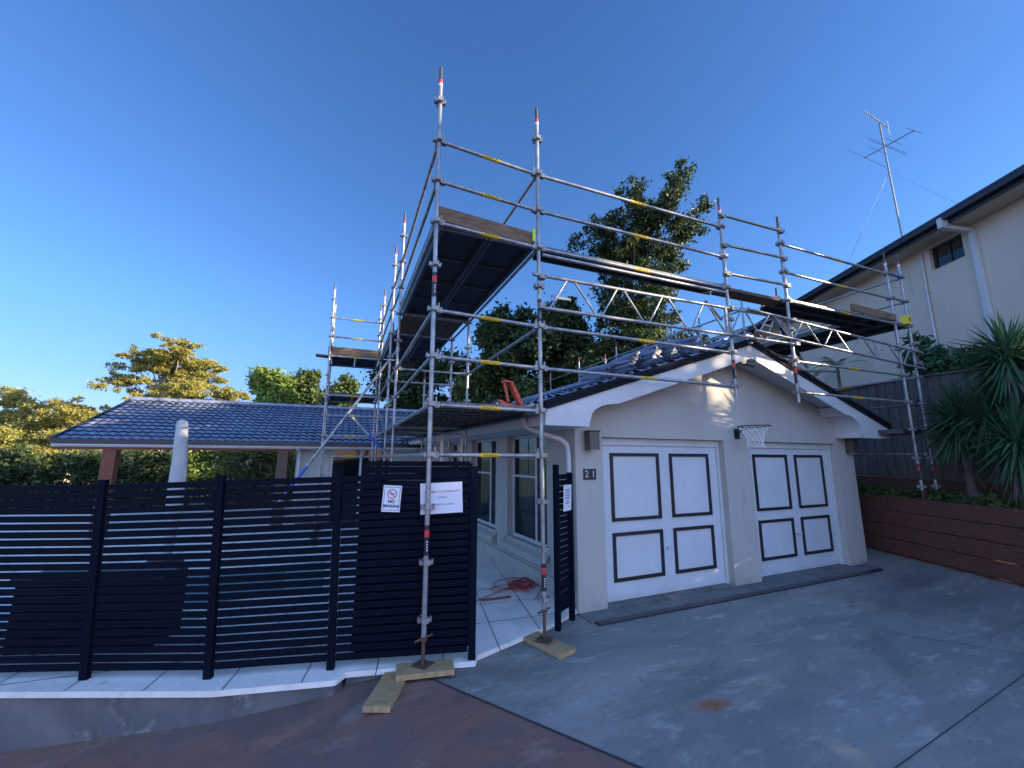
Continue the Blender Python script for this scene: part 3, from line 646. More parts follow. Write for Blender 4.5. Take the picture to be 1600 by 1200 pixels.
for x in (-5.84,-2.22):
    mb = MB(); mb.bx(x-.125,x+.125,WY-.03+.0,WY+.22,-1.85,.138,M_brown if x<-3 else M_woodd); mb.build('post', H)
mb = MB(); mb.bx(-1.93,-1.02,WY+.42,WY+.62,-1.8,.25,M_render); mb.bx(-1.93,1.9,WY+.62,WY+.7,-1.8,.25,M_gut); mb.bx(-1.93,-1.75,WY+.62,15,-1.8,.25,M_render); mb.bx(.62,1.9,WY+.42,WY+.62,-1.8,.25,M_render)
mb.bx(-1.94,1.9,WY-.03,WY+.62,.252,.27,M_trim); mb.build('wall', H)
wn_ = MB()
for x0 in (-1.02,.58): wn_.bx(x0,x0+.04,WY+.44,WY+.52,-1.8,.25,M_trim)
for x0 in (-.22,): wn_.bx(x0-.03,x0+.03,WY+.44,WY+.52,-1.8,.25,M_trim)
wn_.bx(-.98,-.25,WY+.44,WY+.52,-.72,-.67,M_trim); wn_.bx(-.98,.58,WY+.44,WY+.52,.2,.25,M_trim)
wo = wn_.build('window', H); mb = MB(); mb.bx(-.98,.58,WY+.475,WY+.485,-1.8,.22,M_glass); mb.build('pane', wo)
mb = MB(); mb.box((-1.86,WY+.36,-.8),(.09,.07,2.1),M_trim); mb.path([(-1.86,WY-.11,.25),(-1.86,WY-.09,.18),(-1.86,WY+.36,.2)],.04,M_trim,8); mb.build('downpipe', H)

# closed umbrella under its cover
pc = atY(277,756,5.0)
pts = [(-3.42,5,-1.8),(-3.42,5,-1.0),(-3.43,5,-.5),(-3.435,5,-.1),(-3.46,5,.25),(-3.47,5,.45),(-3.475,5,.58),(-3.47,5,.63)]
U_ = thing('patio_umbrella', (-3.43,5,-1.8), 'closed pool umbrella wrapped in a pale grey cover, standing behind the black slat fence', 'umbrella')
mb = MB(); mb.path(pts, .1, M_cover, 14, rs=[.05,.12,.125,.115,.10,.092,.085,.05]); mb.build('cover', U_)
mb = MB(); mb.tube((-3.43,5,-1.75),(-3.43,5,.3),.022,M_gal,10); mb.build('pole', U_)
mb = MB(); mb.tube((-3.43,5,-1.8),(-3.43,5,-1.72),.26,M_gut,20); mb.build('base', U_)

# ------------------------------------------------------------ wall fittings
def walllamp(u, side, label):
    t_ = thing('wall_lamp', G(u,0,.2), label, 'wall lamp', 'up and down lamps on the garage piers')
    mb = MB(); gbox(mb, u-.05,u+.05,-.03,-.001,.10,.30,M_lamp); mb.build('back_plate', t_)
    mb = MB(); gbox(mb, u-.075,u+.075,-.15,-.03,.085,.315,M_lamp); mb.build('lamp_body', t_)
    mb = MB(); gbox(mb, u-.085,u+.085,-.16,-.031,.3155,.335,M_gut); mb.build('lamp_cap', t_); mb = MB(); gbox(mb,u-.06,u+.06,-.14,-.04,.075,.0845,M_trim); mb.build('lens', t_)
walllamp(.175, 1, 'grey box lamp on the left garage pier above the house number'); walllamp(6.10+.03, 1, 'grey box lamp on the far right garage pier')
def textobj(name, s_, size, m, loc, X, Z, parent=None, extr=.0008, bold=0., align='CENTER', shear=0):
    cu = bpy.data.curves.new(name, 'FONT'); cu.body = s_; cu.size = size; cu.extrude = extr; cu.align_x = align; cu.align_y = 'CENTER'; cu.offset = bold; cu.shear = shear; cu.resolution_u = 3
    ob = bpy.data.objects.new(name, cu); C.objects.link(ob)
    X, Z = Vector(X).normalized(), Vector(Z).normalized(); Y = Z; N_ = X.cross(Y).normalized()
    mw = Matrix(((X.x,Y.x,N_.x,loc[0]),(X.y,Y.y,N_.y,loc[1]),(X.z,Y.z,N_.z,loc[2]),(0,0,0,1)))
    bpy.context.view_layer.update()
    me = bpy.data.meshes.new_from_object(ob.evaluated_get(bpy.context.evaluated_depsgraph_get())); bpy.data.objects.remove(ob)
    me.materials.clear(); me.materials.append(m); me.transform(mw)
    if parent: me.transform(Matrix.Translation(-parent_loc(parent)))
    ob = bpy.data.objects.new(name, me); C.objects.link(ob)
    if parent: ob.parent = parent
    return ob
for i, ch in enumerate('21'):
    u = .125+i*.105; t_ = thing('house_number', G(u,0,-.24), 'black house number plate reading %s, on the left garage pier %s' % (ch, 'nearer the corner' if ch == '2' else 'nearer the garage door'), 'house number', 'house number plates')
    mb = MB(); gbox(mb, u-.046,u+.046,-.014,-.001,-.305,-.165,M_black); mb.build('plate', t_)
    textobj('digit', ch, .125, M_trim, G(u,-.0155,-.235), GU, (0,0,1), t_)
# basketball hoop
hc = G(3.04,-.34,.475); t_ = thing('basketball_hoop', G(3.07,0,.36), 'black basketball ring with a white net on the wall between the garage doors', 'basketball hoop')
mb = MB(); mb.box(G(3.07,-.012,.375),(.10,.022,.16),M_black,GU,GV); 
for s_ in (-1,1): mb.tube(G(3.07+s_*.03,-.02,.40), hc+GU*(.13*s_)+GV*.16, .007, M_black, 6); 
mb.tube(G(3.07,-.02,.33), hc+GV*.19, .008, M_black, 6); mb.build('bracket', t_)
mb = MB(); ring = [hc+GU*(.225*math.cos(a))+GV*(.225*math.sin(a)) for a in np.linspace(0,2*math.pi,37)]; mb.path(ring,.009,M_black,6); mb.build('rim', t_)
mb = MB(); L0 = 12; rr = [.222,.165,.13,.115,.11,.118]; zz = [-.005,-.07,-.14,-.20,-.26,-.32]
def np_(i, j): a = 2*math.pi*(i+.5*(j%2))/L0; return hc+GU*(rr[j]*math.cos(a))+GV*(rr[j]*math.sin(a))+Vector((0,0,zz[j]))
for j in range(5):
    for i in range(L0):
        q = np_(i,j); a_ = np_(i,j+1); b_ = np_(i+1 if j%2 else i-1,j+1); mb.tube(q,a_,.0042,M_net,4,caps=False); mb.tube(q,b_,.0042,M_net,4,caps=False)
mb.build('net', t_)

# ------------------------------------------------------------ black slat fence, gate, side panel
FB, FT = TZ, (-.265,-.25,-.235,-.16)
def slats(mb, a, b, z0, z1, thick=.016, pitch=.0675, gap=.0105):
    a, b = Vector((*a,0)), Vector((*b,0)); n = int((z1-z0)/pitch); pitch = (z1-z0)/n
    for k in range(n):
        z = z0+(k+.5)*pitch; dz = rnd.uniform(-.001,.001)
        mb.beam((a.x,a.y,z+dz),(b.x,b.y,z+dz), thick, pitch-gap, M_slat)
FN = thing('slat_fence', (-1.7,.3,-1.8), 'black horizontal slat fence with posts along the pool coping', 'fence')
tops = [-.27,-.265,-.225,-.195,-.145]
TOPS = [(-3.69,.965),(-2.715,.63),(-1.765,.275),(-.80,.083),(.435,-.195)]
tops = [kz(t_) for t_ in tops]; TOPS = [kf(*p) for p in TOPS]
def fpt(i, z): t0 = (z-FB)/1.6; a, b = Vector((*FP[i],0)), Vector((*TOPS[i],0)); p = a.lerp(b,t0); p.z = z; return p
for i, (x, y) in enumerate(FP):
    mb = MB(); d = Vector((.96,-.28,0)).normalized(); wd = .062 if i<4 else .07
    mb.beam(fpt(i,FB-.01),fpt(i,tops[i]+.03),.05,wd,M_slat,(.96,-.28,0)); q_ = fpt(i,tops[i]+.034); mb.box(q_,(wd+.006,.056,.008),M_slat,d)
    if i: mb.box((x,y,FB+.004),(wd+.09,.13,.01),M_slat,d) if False else None
    mb.build('post', FN)
for i in range(4):
    mb = MB(); z0_, n_ = FB+.06, 23
    for k in range(n_):
        za = z0_+(k+.5)*(tops[i]-z0_)/n_; zb = z0_+(k+.5)*(tops[i+1]-z0_)/n_; a, b = fpt(i,za), fpt(i+1,zb); d = (b-a).normalized(); mb.beam(a+d*.04, b-d*.04, .016, (tops[i]-z0_)/n_-.0145, M_slat)
    mb.build('slat_panel', FN)
a, b = Vector(FP[0]), Vector(FP[0])+Vector((-2.4,.85)); mb = MB(); slats(mb, b, Vector(FP[0])-Vector((.05,-.02)), FB+.06, tops[0]); mb.build('slat_panel', FN)
PB = thing('dark_box', (-2.95,1.65,TZ), 'dark low box seen through the slat gaps behind the left end of the fence', 'box')  # stand-in for unidentified dark patches behind the slats
mb = MB(); mb.box((-2.95,1.65,TZ+.32),(1.25,.5,.64),M_slat,(.96,-.28,0),(.28,.96,0)); mb.build('box_body', PB); mb = MB(); mb.box((-2.95,1.65,TZ+.66),(1.31,.56,.04),M_gut,(.96,-.28,0),(.28,.96,0)); mb.build('lid', PB)
# inner gate leaf behind the last bay
GT = thing('gate', (0,0,-1.8), 'tall black slatted gate leaf standing open behind the right end of the fence', 'gate')
ga, gb = Vector(kf(.43,-.055)), Vector(kf(-.56,.205)); 
mb = MB(); slats(mb, ga, gb, FB+.045, -.115, thick=.02, gap=.0035); mb.build('slat_panel', GT)
for p in (ga, gb):
    mb = MB(); mb.box((p.x,p.y,(-1.80-.085)/2),(.05,.05,1.72),M_slat,(.967,-.256,0)); mb.build('stile', GT)
mb = MB(); mb.beam((ga.x,ga.y,-.088),(gb.x,gb.y,-.088),.05,.05,M_slat); mb.build('top_rail', GT)
# narrow fixed panel right of the opening
pa, pb_ = atZ(872,982,-1.86), atZ(894,966,-1.86)
SP = thing('side_fence', (pa.x,pa.y,-1.86), 'narrow black slatted side panel between the gate opening and the garage downpipe', 'side fence')
for p, zt_ in ((pa,-.10),(pb_,-.20)):
    mb = MB(); mb.box((p.x,p.y,(-1.88+zt_)/2),(.055,.055,zt_+1.88),M_slat,(pb_-pa)); mb.build('post', SP)
mb = MB(); slats(mb, pa.xy, pb_.xy, -1.72, -.21, gap=.012); mb.build('slats', SP)

# ------------------------------------------------------------ signs
def sheet(name, o, X, Z, w_, h_, label, cat, m=M_paper, curl=.0):
    """paper hung flat: o centre"""
    X, Z = Vector(X).normalized(), Vector(Z).normalized(); N_ = X.cross(Z); t_ = thing(name, o, label, cat)
    mb = MB(); mb.box(Vector(o), (w_, h_, .0015), m, X, Z); mb.build('paper', t_); return t_, X, Z, N_
FD = Vector((.9737,-.2278,0))     # fence face direction at the last bay
FNr = Vector((FD.y,-FD.x,0)); FNr = FNr if FNr.y < 0 else -FNr
def onface(px, py, off): # on the last fence bay, off m in front
    P0 = Vector((*FP[4],0))+FNr*off; d = ray(px,py); t0 = (P0-CAMP).dot(FNr)/d.dot(FNr); return CAMP+d*t0
c_ = onface(612,779,.045); Xs, Zs = (FD*math.cos(.05)+Vector((0,0,-math.sin(.05)))), Vector((.12,-.02,1)).normalized()
Zs = (Zs-Xs*Zs.dot(Xs)).normalized()
t_, X_, Z_, N_ = sheet('no_smoking_sign', c_, Xs, Zs, .170,.245, 'white NO SMOKING sign with a red crossed circle, taped to the black fence', 'sign')
def on(t, x, y, d=.002): return Vector(t.location)+X_*x+Z_*y-N_*0+Nf*d
Nf = N_ if N_.y < 0 else -N_
mb = MB(); w2, h2 = .073,.108
for a,b,c,d in ((-w2,w2,h2-.004,h2),(-w2,w2,-h2,-h2+.004),(-w2,-w2+.004,-h2,h2),(w2-.004,w2,-h2,h2)): mb.box(on(t_,(a+b)/2,(c+d)/2,.0012),(b-a,d-c,.001),M_navy,X_,Z_)
mb.build('border', t_)
mb = MB(); cc = [on(t_,.0+.042*math.cos(a),.045+.042*math.sin(a),.002) for a in np.linspace(0,2*math.pi,31)]; mb.path(cc,.0038,M_inkred,5)
mb.tube(on(t_,-.03,.075,.002),on(t_,.03,.015,.002),.0038,M_inkred,6); mb.build('prohibition_ring', t_)
mb = MB(); mb.box(on(t_,-.004,.043,.0014),(.048,.009,.001),M_navy,X_,Z_); mb.path([on(t_,.022,.05,.0014),on(t_,.028,.058,.0014),on(t_,.022,.064,.0014)],.0016,M_navy,4); mb.build('cigarette', t_)
textobj('lettering', 'NO', .042, M_navy, on(t_,0,-.028,.0016), X_, Z_, t_, bold=.0016); textobj('lettering', 'SMOKING', .034, M_navy, on(t_,0,-.07,.0016), X_, Z_, t_, bold=.0014)
c_ = onface(690,778,.03); t_, X_, Z_, N_ = sheet('notice_sheet', c_, FD+Vector((0,0,.045)), Vector((0,0,1)), .405,.292, 'landscape white paper asking visitors to sign in, taped to the fence behind the front pole', 'notice')
Nf = N_ if N_.y < 0 else -N_
textobj('lettering', 'REMEMBER TO CLOCK IN & OUT', .023, M_inkred, on(t_,.005,.06,.0016), X_, Z_, t_, bold=.0004)
textobj('lettering', 'LOOK!', .03, M_ink, on(t_,0,.005,.0016), X_, Z_, t_, shear=.3); textobj('lettering', 'KEEP GATE CLOSED', .026, M_ink, on(t_,0,-.06,.0016), X_, Z_, t_, shear=.3)
pm = pa.lerp(pb_,.62); dd = (pb_-pa).normalized(); nn = Vector((dd.y,-dd.x,0)); nn = nn if nn.y<0 else -nn
c_ = Vector((pm.x,pm.y,-.49))+nn*.036
t_, X_, Z_, N_ = sheet('notice_sheet', c_, dd, Vector((.05,0,1)), .21,.30, 'portrait white paper notice on the narrow black panel beside the garage', 'notice')
Nf = N_ if N_.y < 0 else -N_
for i, s_ in enumerate(('PLEASE NOTE','SITE OFFICE','ALL VISITORS','MUST REPORT','TO SITE','MANAGER')): textobj('lettering', s_, .021, M_ink, on(t_,0,.09-i*.03,.0016), X_, Z_, t_, bold=.0004)

# ------------------------------------------------------------ loose things on the ground and decks
def board(c, ang, L_, w_, th, z, label, grp='timber sole boards under the scaffold feet', tilt=0):
    mb = MB(); d = Vector((math.cos(ang),math.sin(ang),tilt)); mb.beam(Vector((0,0,0))-d*L_/2, d*L_/2, w_, th, M_pine)
    ob = mb.build('timber_board', origin=(0,0,0)); ob.location = (c[0],c[1],z); bv = ob.modifiers.new('b','BEVEL'); bv.width = .003; tag(ob, label, 'timber board', grp); return ob
board((-.30,-.26), R(66), .56,.215,.045, -1.925, 'pine sole board pointing at the camera, lowest under the fence side pole', tilt=.0)
board((.03,-.13), R(-9), .50,.225,.045, -1.882, 'pine sole board lying crosswise on top of another, carrying the rusty base plate')
board((1.30,-.02), R(-72), .58,.225,.045, -1.905, 'pine sole board under the pole beside the gate opening')
# orange cord heap
cr = MB(); cp = atZ(812,915,TZ+.015); pts = []
rx = random.Random(3); a = 0; 
for k in range(200):
    t0 = k/200; a += .36+.12*math.sin(k*.11); ex = .24+.13*math.sin(k*.05+1); ey = .17+.10*math.cos(k*.083)
    pts.append((cp.x+.12*math.sin(k*.043)+ex*math.cos(a)*(.7+.4*math.sin(k*.21)), cp.y+.10*math.cos(k*.031)+ey*math.sin(a)+.0*k, TZ+.018+.012*abs(math.sin(k*.37))+.02*t0))
e1 = atZ(750,920,TZ+.015); e2 = atZ(848,908,TZ+.015); e3 = atZ(835,945,TZ+.015)
def lerp3(p, q, n): return [tuple(Vector(p).lerp(Vector(q), i/n)+Vector((.03*math.sin(i*1.3),.03*math.cos(i*.9),0))) for i in range(1,n)]
lead = [(-.05,1.0,TZ+.015),(.2,.95,TZ+.015)]+lerp3((.2,.95,TZ+.015), pts[0], 6)
tail = lerp3(pts[-1], tuple(e2), 5)+[tuple(e2)]+lerp3(tuple(e2), tuple(e3), 5)
cr.path(lead+pts+tail, .006, M_cord, 6); tag(cr.build('extension_cord', origin=cp), 'red extension cord lying in a tangled heap on the pale path inside the gate', 'cord')
mb = MB(); a_, b_ = atZ(752,938,TZ+.015), atZ(798,932,TZ+.015); mb.beam(a_, b_, .03,.02, mat('rust_bar',(.22,.06,.045),.8)); tag(mb.build('steel_bar', origin=a_), 'short rusty red bar lying on the path just inside the gate', 'bar')
# bucket behind the garage side window
d_ = ray(832,849); k_ = (G(.42,0,0)-CAMP).dot(GU)/d_.dot(GU); bc = CAMP+d_*k_
B_ = thing('bucket', bc, 'white plastic bucket standing inside the first garage side window', 'bucket')
mb = MB(); mb.tube(bc, bc+Vector((0,0,.30)), .125, M_net, 24, r2=.15); mb.build('bucket_body', B_)
mb = MB(); mb.tube(bc+Vector((0,0,.27)), bc+Vector((0,0,.302)), .158, M_net, 24); mb.build('rim', B_)
mb = MB(); mb.box(bc+Vector((0,0,-.03)), (.34,1.6,.04), M_woodd, GU, GV); tag(mb.build('shelf', origin=bc), 'low dark shelf inside the garage side window under the white bucket', 'shelf')
# orange power tool on the low deck
O_ = thing('floor_saw', atY(790,628,.35), 'orange folding power tool standing on the lower deck between the two front poles', 'power tool')
oc = Vector(O_.location); oc.z = P+.06
O_.location = oc
K = .8
mb = MB(); mb.prism([oc+Vector(p)*K for p in ((-.13,.02,.0),(.26,.02,.0),(.22,.02,.05),(.03,.02,.085),(-.04,.02,.12),(-.11,.02,.13),(-.15,.02,.07))], (0,.13,0), M_orange)
ob = mb.build('body', O_); bv = ob.modifiers.new('b','BEVEL'); bv.width = .012; bv.segments = 2
mb = MB(); mb.tube(oc+Vector((-.13,.01,.06))*K,oc+Vector((-.13,.16,.06))*K,.045,M_black,16); mb.tube(oc+Vector((-.13,-.0,.06))*K,oc+Vector((-.13,.02,.06))*K,.016,M_galold,10); mb.build('wheel', O_)
for dy in (.02,.065,.11):
    mb = MB(); mb.beam(oc+Vector((.30,dy,.01))*K, oc+Vector((.10,dy,.40))*K, .018,.045,M_orange)
    for q in range(4): mb.box(oc+(Vector((.27,dy,.07))+Vector((-.045,0,.088))*q)*K, (.022,.026,.022), M_red)
    mb.build('rail', O_)
mb = MB(); mb.beam(oc+Vector((-.02,.065,.41))*K, oc+Vector((.13,.065,.395))*K,.11,.022,M_orange); mb.build('top_plate', O_)
mb = MB(); mb.beam(oc+Vector((.0,.065,.40))*K, oc+Vector((.07,.065,.10))*K,.03,.022,M_orange); mb.build('strut', O_)
bb = atY(716,626,.6); mb = MB(); 
mb.tube((bb.x-.1,.5,P+.085),(bb.x+.12,.55,P+.08),.03,mat('blue_tarp',(.04,.10,.22),.6),8,r2=.02); mb.tube((bb.x+.05,.62,P+.085),(bb.x+.24,.52,P+.08),.02,MATS['blue_tarp'],8)
tag(mb.build('rolled_tarp', origin=(bb.x,.55,P+.06)), 'rolled dark blue tarp lying on the lower deck left of the orange tool', 'tarp')
# step ladder behind the fence under the lower deck
LD = thing('ladder', (.75,2.2,-1.8), 'slim aluminium ladder standing on the path under the lower scaffold deck', 'ladder')
la, lb_ = atY(690,700,2.3), atY(721,700,2.3)
for p in (la, lb_):
    mb = MB(); mb.beam((p.x,2.3,-1.8),(p.x,2.3,.33),.025,.05,M_gal,(1,0,0)); mb.build('stile', LD)
for k in range(8):
    mb = MB(); z = -1.55+k*.27; mb.tube((la.x,2.3,z),(lb_.x,2.3,z),.013,M_gal,8); mb.build('rung', LD)
# tile stacks on the roof
td = MB(); vs_, fs = tiles((0,0,0),(.33,0,0),(0,.40,0),1,jag=0); td.add(vs_,fs,M_tile); td.box((.165,.2,-.012),(.32,.39,.012),M_tile)
tproto = td.build('roof_tile', recalc=False); tag(tproto, 'dark concrete roof tile lying loose in the stacks on the garage roof', 'roof tile', 'loose tiles stacked on the garage roof')
spots = []
sr = random.Random(11)
for (u, v, n) in ((1.05,.9,6),(1.45,.7,8),(1.9,.6,9),(2.3,.55,9),(2.72,.6,8),(2.2,1.3,9),(2.7,1.4,8),(1.6,1.4,7),(3.1,.9,6)):
    for k in range(n): spots.append((u,v,k))
for i, (u, v, k) in enumerate(spots):
    o = tproto if i == 0 else tproto.copy()
    if i: C.objects.link(o)
    o.location = G(u+sr.uniform(-.02,.02)+k*.012, v+sr.uniform(-.04,.04), zslope(u)+.12+k*.036); o.rotation_euler = (sr.uniform(-.03,.03)+.0, -.30+sr.uniform(-.04,.04) if u < 3 else .25, AL+sr.uniform(-.15,.15)+.35)

# ------------------------------------------------------------ right side: sleepers, bed, paling fence, neighbour
ED = Vector((.375,.927,0)); EN = Vector((.927,-.375,0)); E0 = Vector((8.53,0,0))
def E(s_, t_, z): return E0+ED*s_+EN*t_+Vector((0,0,z))
SW = thing('sleeper_wall', E(0,0,-1.75), 'low red brown timber retaining wall along the driveway', 'retaining wall')
for k in range(5):
    z0 = -1.98+k*.255
    for s0 in (-6.6,-4.2,-1.8,.6,3.0):
        mb = MB(); off = .3 if k % 2 else 0
        mb.box(E(s0+1.2+off,.04+rnd.uniform(0,.006),z0+.1265),(2.385,.08,.240),M_slp,ED,EN); mb.build('sleeper', SW)
mb = MB(); pts = [E(-6.6,.08,-.80),E(5.6,.08,-.80),E(5.6,2.7,-.78),E(-6.6,2.7,-.78)]; mb.add(pts,[(0,1,2,3)],M_bed); tag(mb.build('garden_bed'), kind='structure')
PF = thing('paling_fence', E(0,1.2,-.8), 'weathered grey timber paling fence behind the garden bed', 'fence')
def ftop(s_):   # top measured from the photo
    return .93
fa = []
for (px,py) in ((1330,608),(1440,588),(1538,578)):
    P0 = E(0,1.2,0); d = ray(px,py); tt = (P0-CAMP).dot(EN)/d.dot(EN); fa.append(CAMP+d*tt)
s_of = lambda p: (p-E0).dot(ED)
xs = sorted([(s_of(p), p.z) for p in fa]); 
def ftop(s_): return float(np.interp(s_, [a for a,_ in xs], [b for _,b in xs]))
s0 = -6.; k = 0
mb = MB()
while s0 < 7:
    zt_ = ftop(s0); wd = .15; off = .0 if k % 2 else .018
    mb.box(E(s0+.07,1.2+off,(-.85+.45+zt_)/2+.0),(wd,.015,zt_+.40),M_pal,ED,EN); s0 += .118; k += 1
mb.build('palings', PF)
mb = MB()
for a in np.arange(-6,7,1.0): mb.beam(E(a,1.2,ftop(a)+.02),E(a+1.005,1.2,ftop(a+1)+.02),.09,.035,M_pal)
mb.build('capping', PF)
mb = MB(); mb.box(E(.5,1.215,-.62),(13,.03,.42),M_woodd,ED,EN); mb.build('plinth_board', PF)
# neighbour house
NH = thing('house', E(2,3.2,-.5), 'tall beige rendered neighbouring house with dark gutter on the right', 'house')
ea, eb = atZ(1600,279,5.0), atZ(1368,410,5.0); ND = (eb-ea).normalized(); NN = Vector((ND.y,-ND.x,0))   # NN to the right
if NN.x < 0: NN = -NN
def Nn(s_, t_, z): return ea+ND*s_+NN*t_+Vector((0,0,z-5.0))
def onN(px, py, t_):
    P0 = Nn(0,t_,0); d = ray(px,py); k = (P0-CAMP).dot(NN)/d.dot(NN); p = CAMP+d*k; return ((p-ea).dot(ND), p.z)
OV = .55
A_ = onN(1450,388,OV); B_ = onN(1503,365,OV); C2_ = onN(1456,422,OV); D_ = onN(1507,402,OV)
ws0, ws1 = sorted((.5*(A_[0]+C2_[0]), .5*(B_[0]+D_[0]))); wz0, wz1 = .5*(C2_[1]+D_[1]), .5*(A_[1]+B_[1])
NL0, NL1 = -.75, 16
mb = MB()
def nbox(mb, s0,s1,t0,t1,z0,z1,m): return mb.box(Nn((s0+s1)/2,(t0+t1)/2,(z0+z1)/2),(abs(s1-s0),abs(t1-t0),abs(z1-z0)),m,ND,NN)
nbox(mb, NL0,ws0,OV,OV+.25,-2.5,4.96,M_neigh); nbox(mb, ws1,NL1,OV,OV+.25,-2.5,4.96,M_neigh); nbox(mb, ws0,ws1,OV,OV+.25,-2.5,wz0,M_neigh); nbox(mb, ws0,ws1,OV,OV+.25,wz1,4.96,M_neigh)
mb.build('wall', NH)
mb = MB(); nbox(mb, NL1-.25,NL1,OV+.251,9,-2.5,4.9,M_neigh); nbox(mb, NL0,NL0+.25,OV+.251,9,-2.5,4.9,M_neigh); mb.build('wall', NH)
mb = MB(); nbox(mb, ws0+.001,ws1-.001,OV+.08,OV+.13,wz0,wz0+.05,M_gut); nbox(mb, ws0+.001,ws1-.001,OV+.08,OV+.13,wz1-.05,wz1,M_gut)
for a in (ws0+.03,(ws0+ws1)/2,ws1-.03): nbox(mb, a-.03,a+.03,OV+.08,OV+.13,wz0+.05,wz1-.05,M_gut)
wo = mb.build('window', NH); mb = MB(); nbox(mb, ws0+.05,ws1-.05,OV+.10,OV+.11,wz0+.03,wz1-.03,M_glass); mb.build('pane', wo)
bl = MB(); nbox(bl, ws0+.06,ws1-.06,OV+.14,OV+.15,wz0+.03,wz0+.55*(wz1-wz0),mat('blind',(.75,.85,.95),.8)); bl.build('blind', wo)
mb = MB(); nbox(mb, NL0,NL1+.4,.04,OV-.001,4.97,5.0,M_neigh); mb.build('soffit', NH)
mb = MB(); nbox(mb, NL0-.4,NL1+.5,.0,.035,4.95,5.16,M_gut); nbox(mb, NL0-.4,NL1+.5,-.12,-.001,5.04,5.17,M_gut); nbox(mb, NL0-.4,NL1+.5,-.13,-.12,5.14,5.185,mat('gutter_lip',(.03,.035,.06),.4)); mb.build('gutter', NH)
mb = MB(); r0 = Nn(NL0-.4,-.1,5.2); r1 = Nn(NL1+.5,-.1,5.2); up = NN*6+Vector((0,0,1.6)); mb.prism([r0,r1,r1+up,r0+up],(0,0,-.06),M_tile); u2 = -NN*-6+Vector((0,0,-1.6)); mb.prism([r0+up,r1+up,r1+up+u2,r0+up+u2],(0,0,-.06),M_tile); mb.build('roof', NH)
rh_ = onN(1488,345,.0)[0]
mb = MB(); sdp = onN(1520,370,OV-.05)[0]; nbox(mb, sdp-.05,sdp+.05,-.14,.04,4.88,5.10,M_trim) ; mb.beam(Nn(sdp,-.05,4.9),Nn(sdp,OV-.06,4.80),.10,.08,M_trim); nbox(mb, sdp-.05,sdp+.05,OV-.09,OV-.01,-1,4.80,M_trim); mb.build('downpipe', NH)
mb = MB(); s2 = onN(1452,470,OV-.03)[0]; mb.tube(Nn(s2,OV-.04,-1),Nn(s2,OV-.04,4.9),.025,M_trim,8)
for z in (1.1,2.5,3.9): nbox(mb, s2-.04,s2+.04,OV-.07,OV-.005,z,z+.03,M_trim)
mb.build('downpipe', NH)
# antenna on its roof
ab = atX(1410,374,0) if False else None
tb = CAMP+ray(1411,373)*1; 
def onplaneN(px,py,t_): P0 = Nn(0,t_,0); d = ray(px,py); k = (P0-CAMP).dot(NN)/d.dot(NN); return CAMP+d*k
TA = 2.2
am0, am1 = onplaneN(1411,385,TA), onplaneN(1376,195,TA); am0.x = (am0.x+am1.x)/2; 
mast_top = onplaneN(1374,193,TA); mast_bot = onplaneN(1410,372,TA); mast_bot = mast_bot+(mast_bot-mast_top)*.15
AN = thing('tv_antenna', mast_bot, 'tall thin tv antenna mast with two aerials on the neighbouring roof', 'antenna')
mb = MB(); mb.tube(mast_bot, mast_top, .024, M_galold, 8); mb.build('mast', AN)
mb = MB(); a, b = onplaneN(1352,176,TA), onplaneN(1388,200,TA); mb.tube(a,b,.014,M_galold,6); d = (b-a); 
side = ND*.5+NN*.5
for k in range(9): p = a.lerp(b,k/9.5); mb.tube(p-side*.16,p+side*.16,.006,M_galold,5)
for zz_ in (-.12,.12): mb.tube(b-side*.3+Vector((0,0,zz_)),b+side*.3+Vector((0,0,zz_)),.007,M_galold,5)
mb.build('uhf_aerial', AN)
mb = MB(); a, b = onplaneN(1350,247,TA), onplaneN(1430,203,TA); mb.tube(a,b,.015,M_galold,6)
e_ = onplaneN(1380,262,TA)-onplaneN(1320,234,TA)
for t0, l_ in ((0.02,1.),(.30,.42),(.62,.35),(.98,.30)): p = a.lerp(b,t0); mb.tube(p-e_*.5*l_,p+e_*.5*l_,.008,M_galold,5)
p = a.lerp(b,.47)
for s_ in (-1,1): q = p+Vector((0,0,.035*s_)); mb.tube(q-e_*.42,q+e_*.42,.008,M_galold,5)
mb.build('vhf_aerial', AN)
gm = mast_bot.lerp(mast_top,.62)
mb = MB()
for p in (Nn(s_of(mast_bot)*0+(mast_bot-ea).dot(ND)-2.2,TA,5.8), Nn((mast_bot-ea).dot(ND)+2.6,TA-.3,5.7), Nn((mast_bot-ea).dot(ND)+.6,TA-1.5,5.5)): mb.tube(gm,p,.003,M_galold,4)
mb.build('guy_wire', AN)

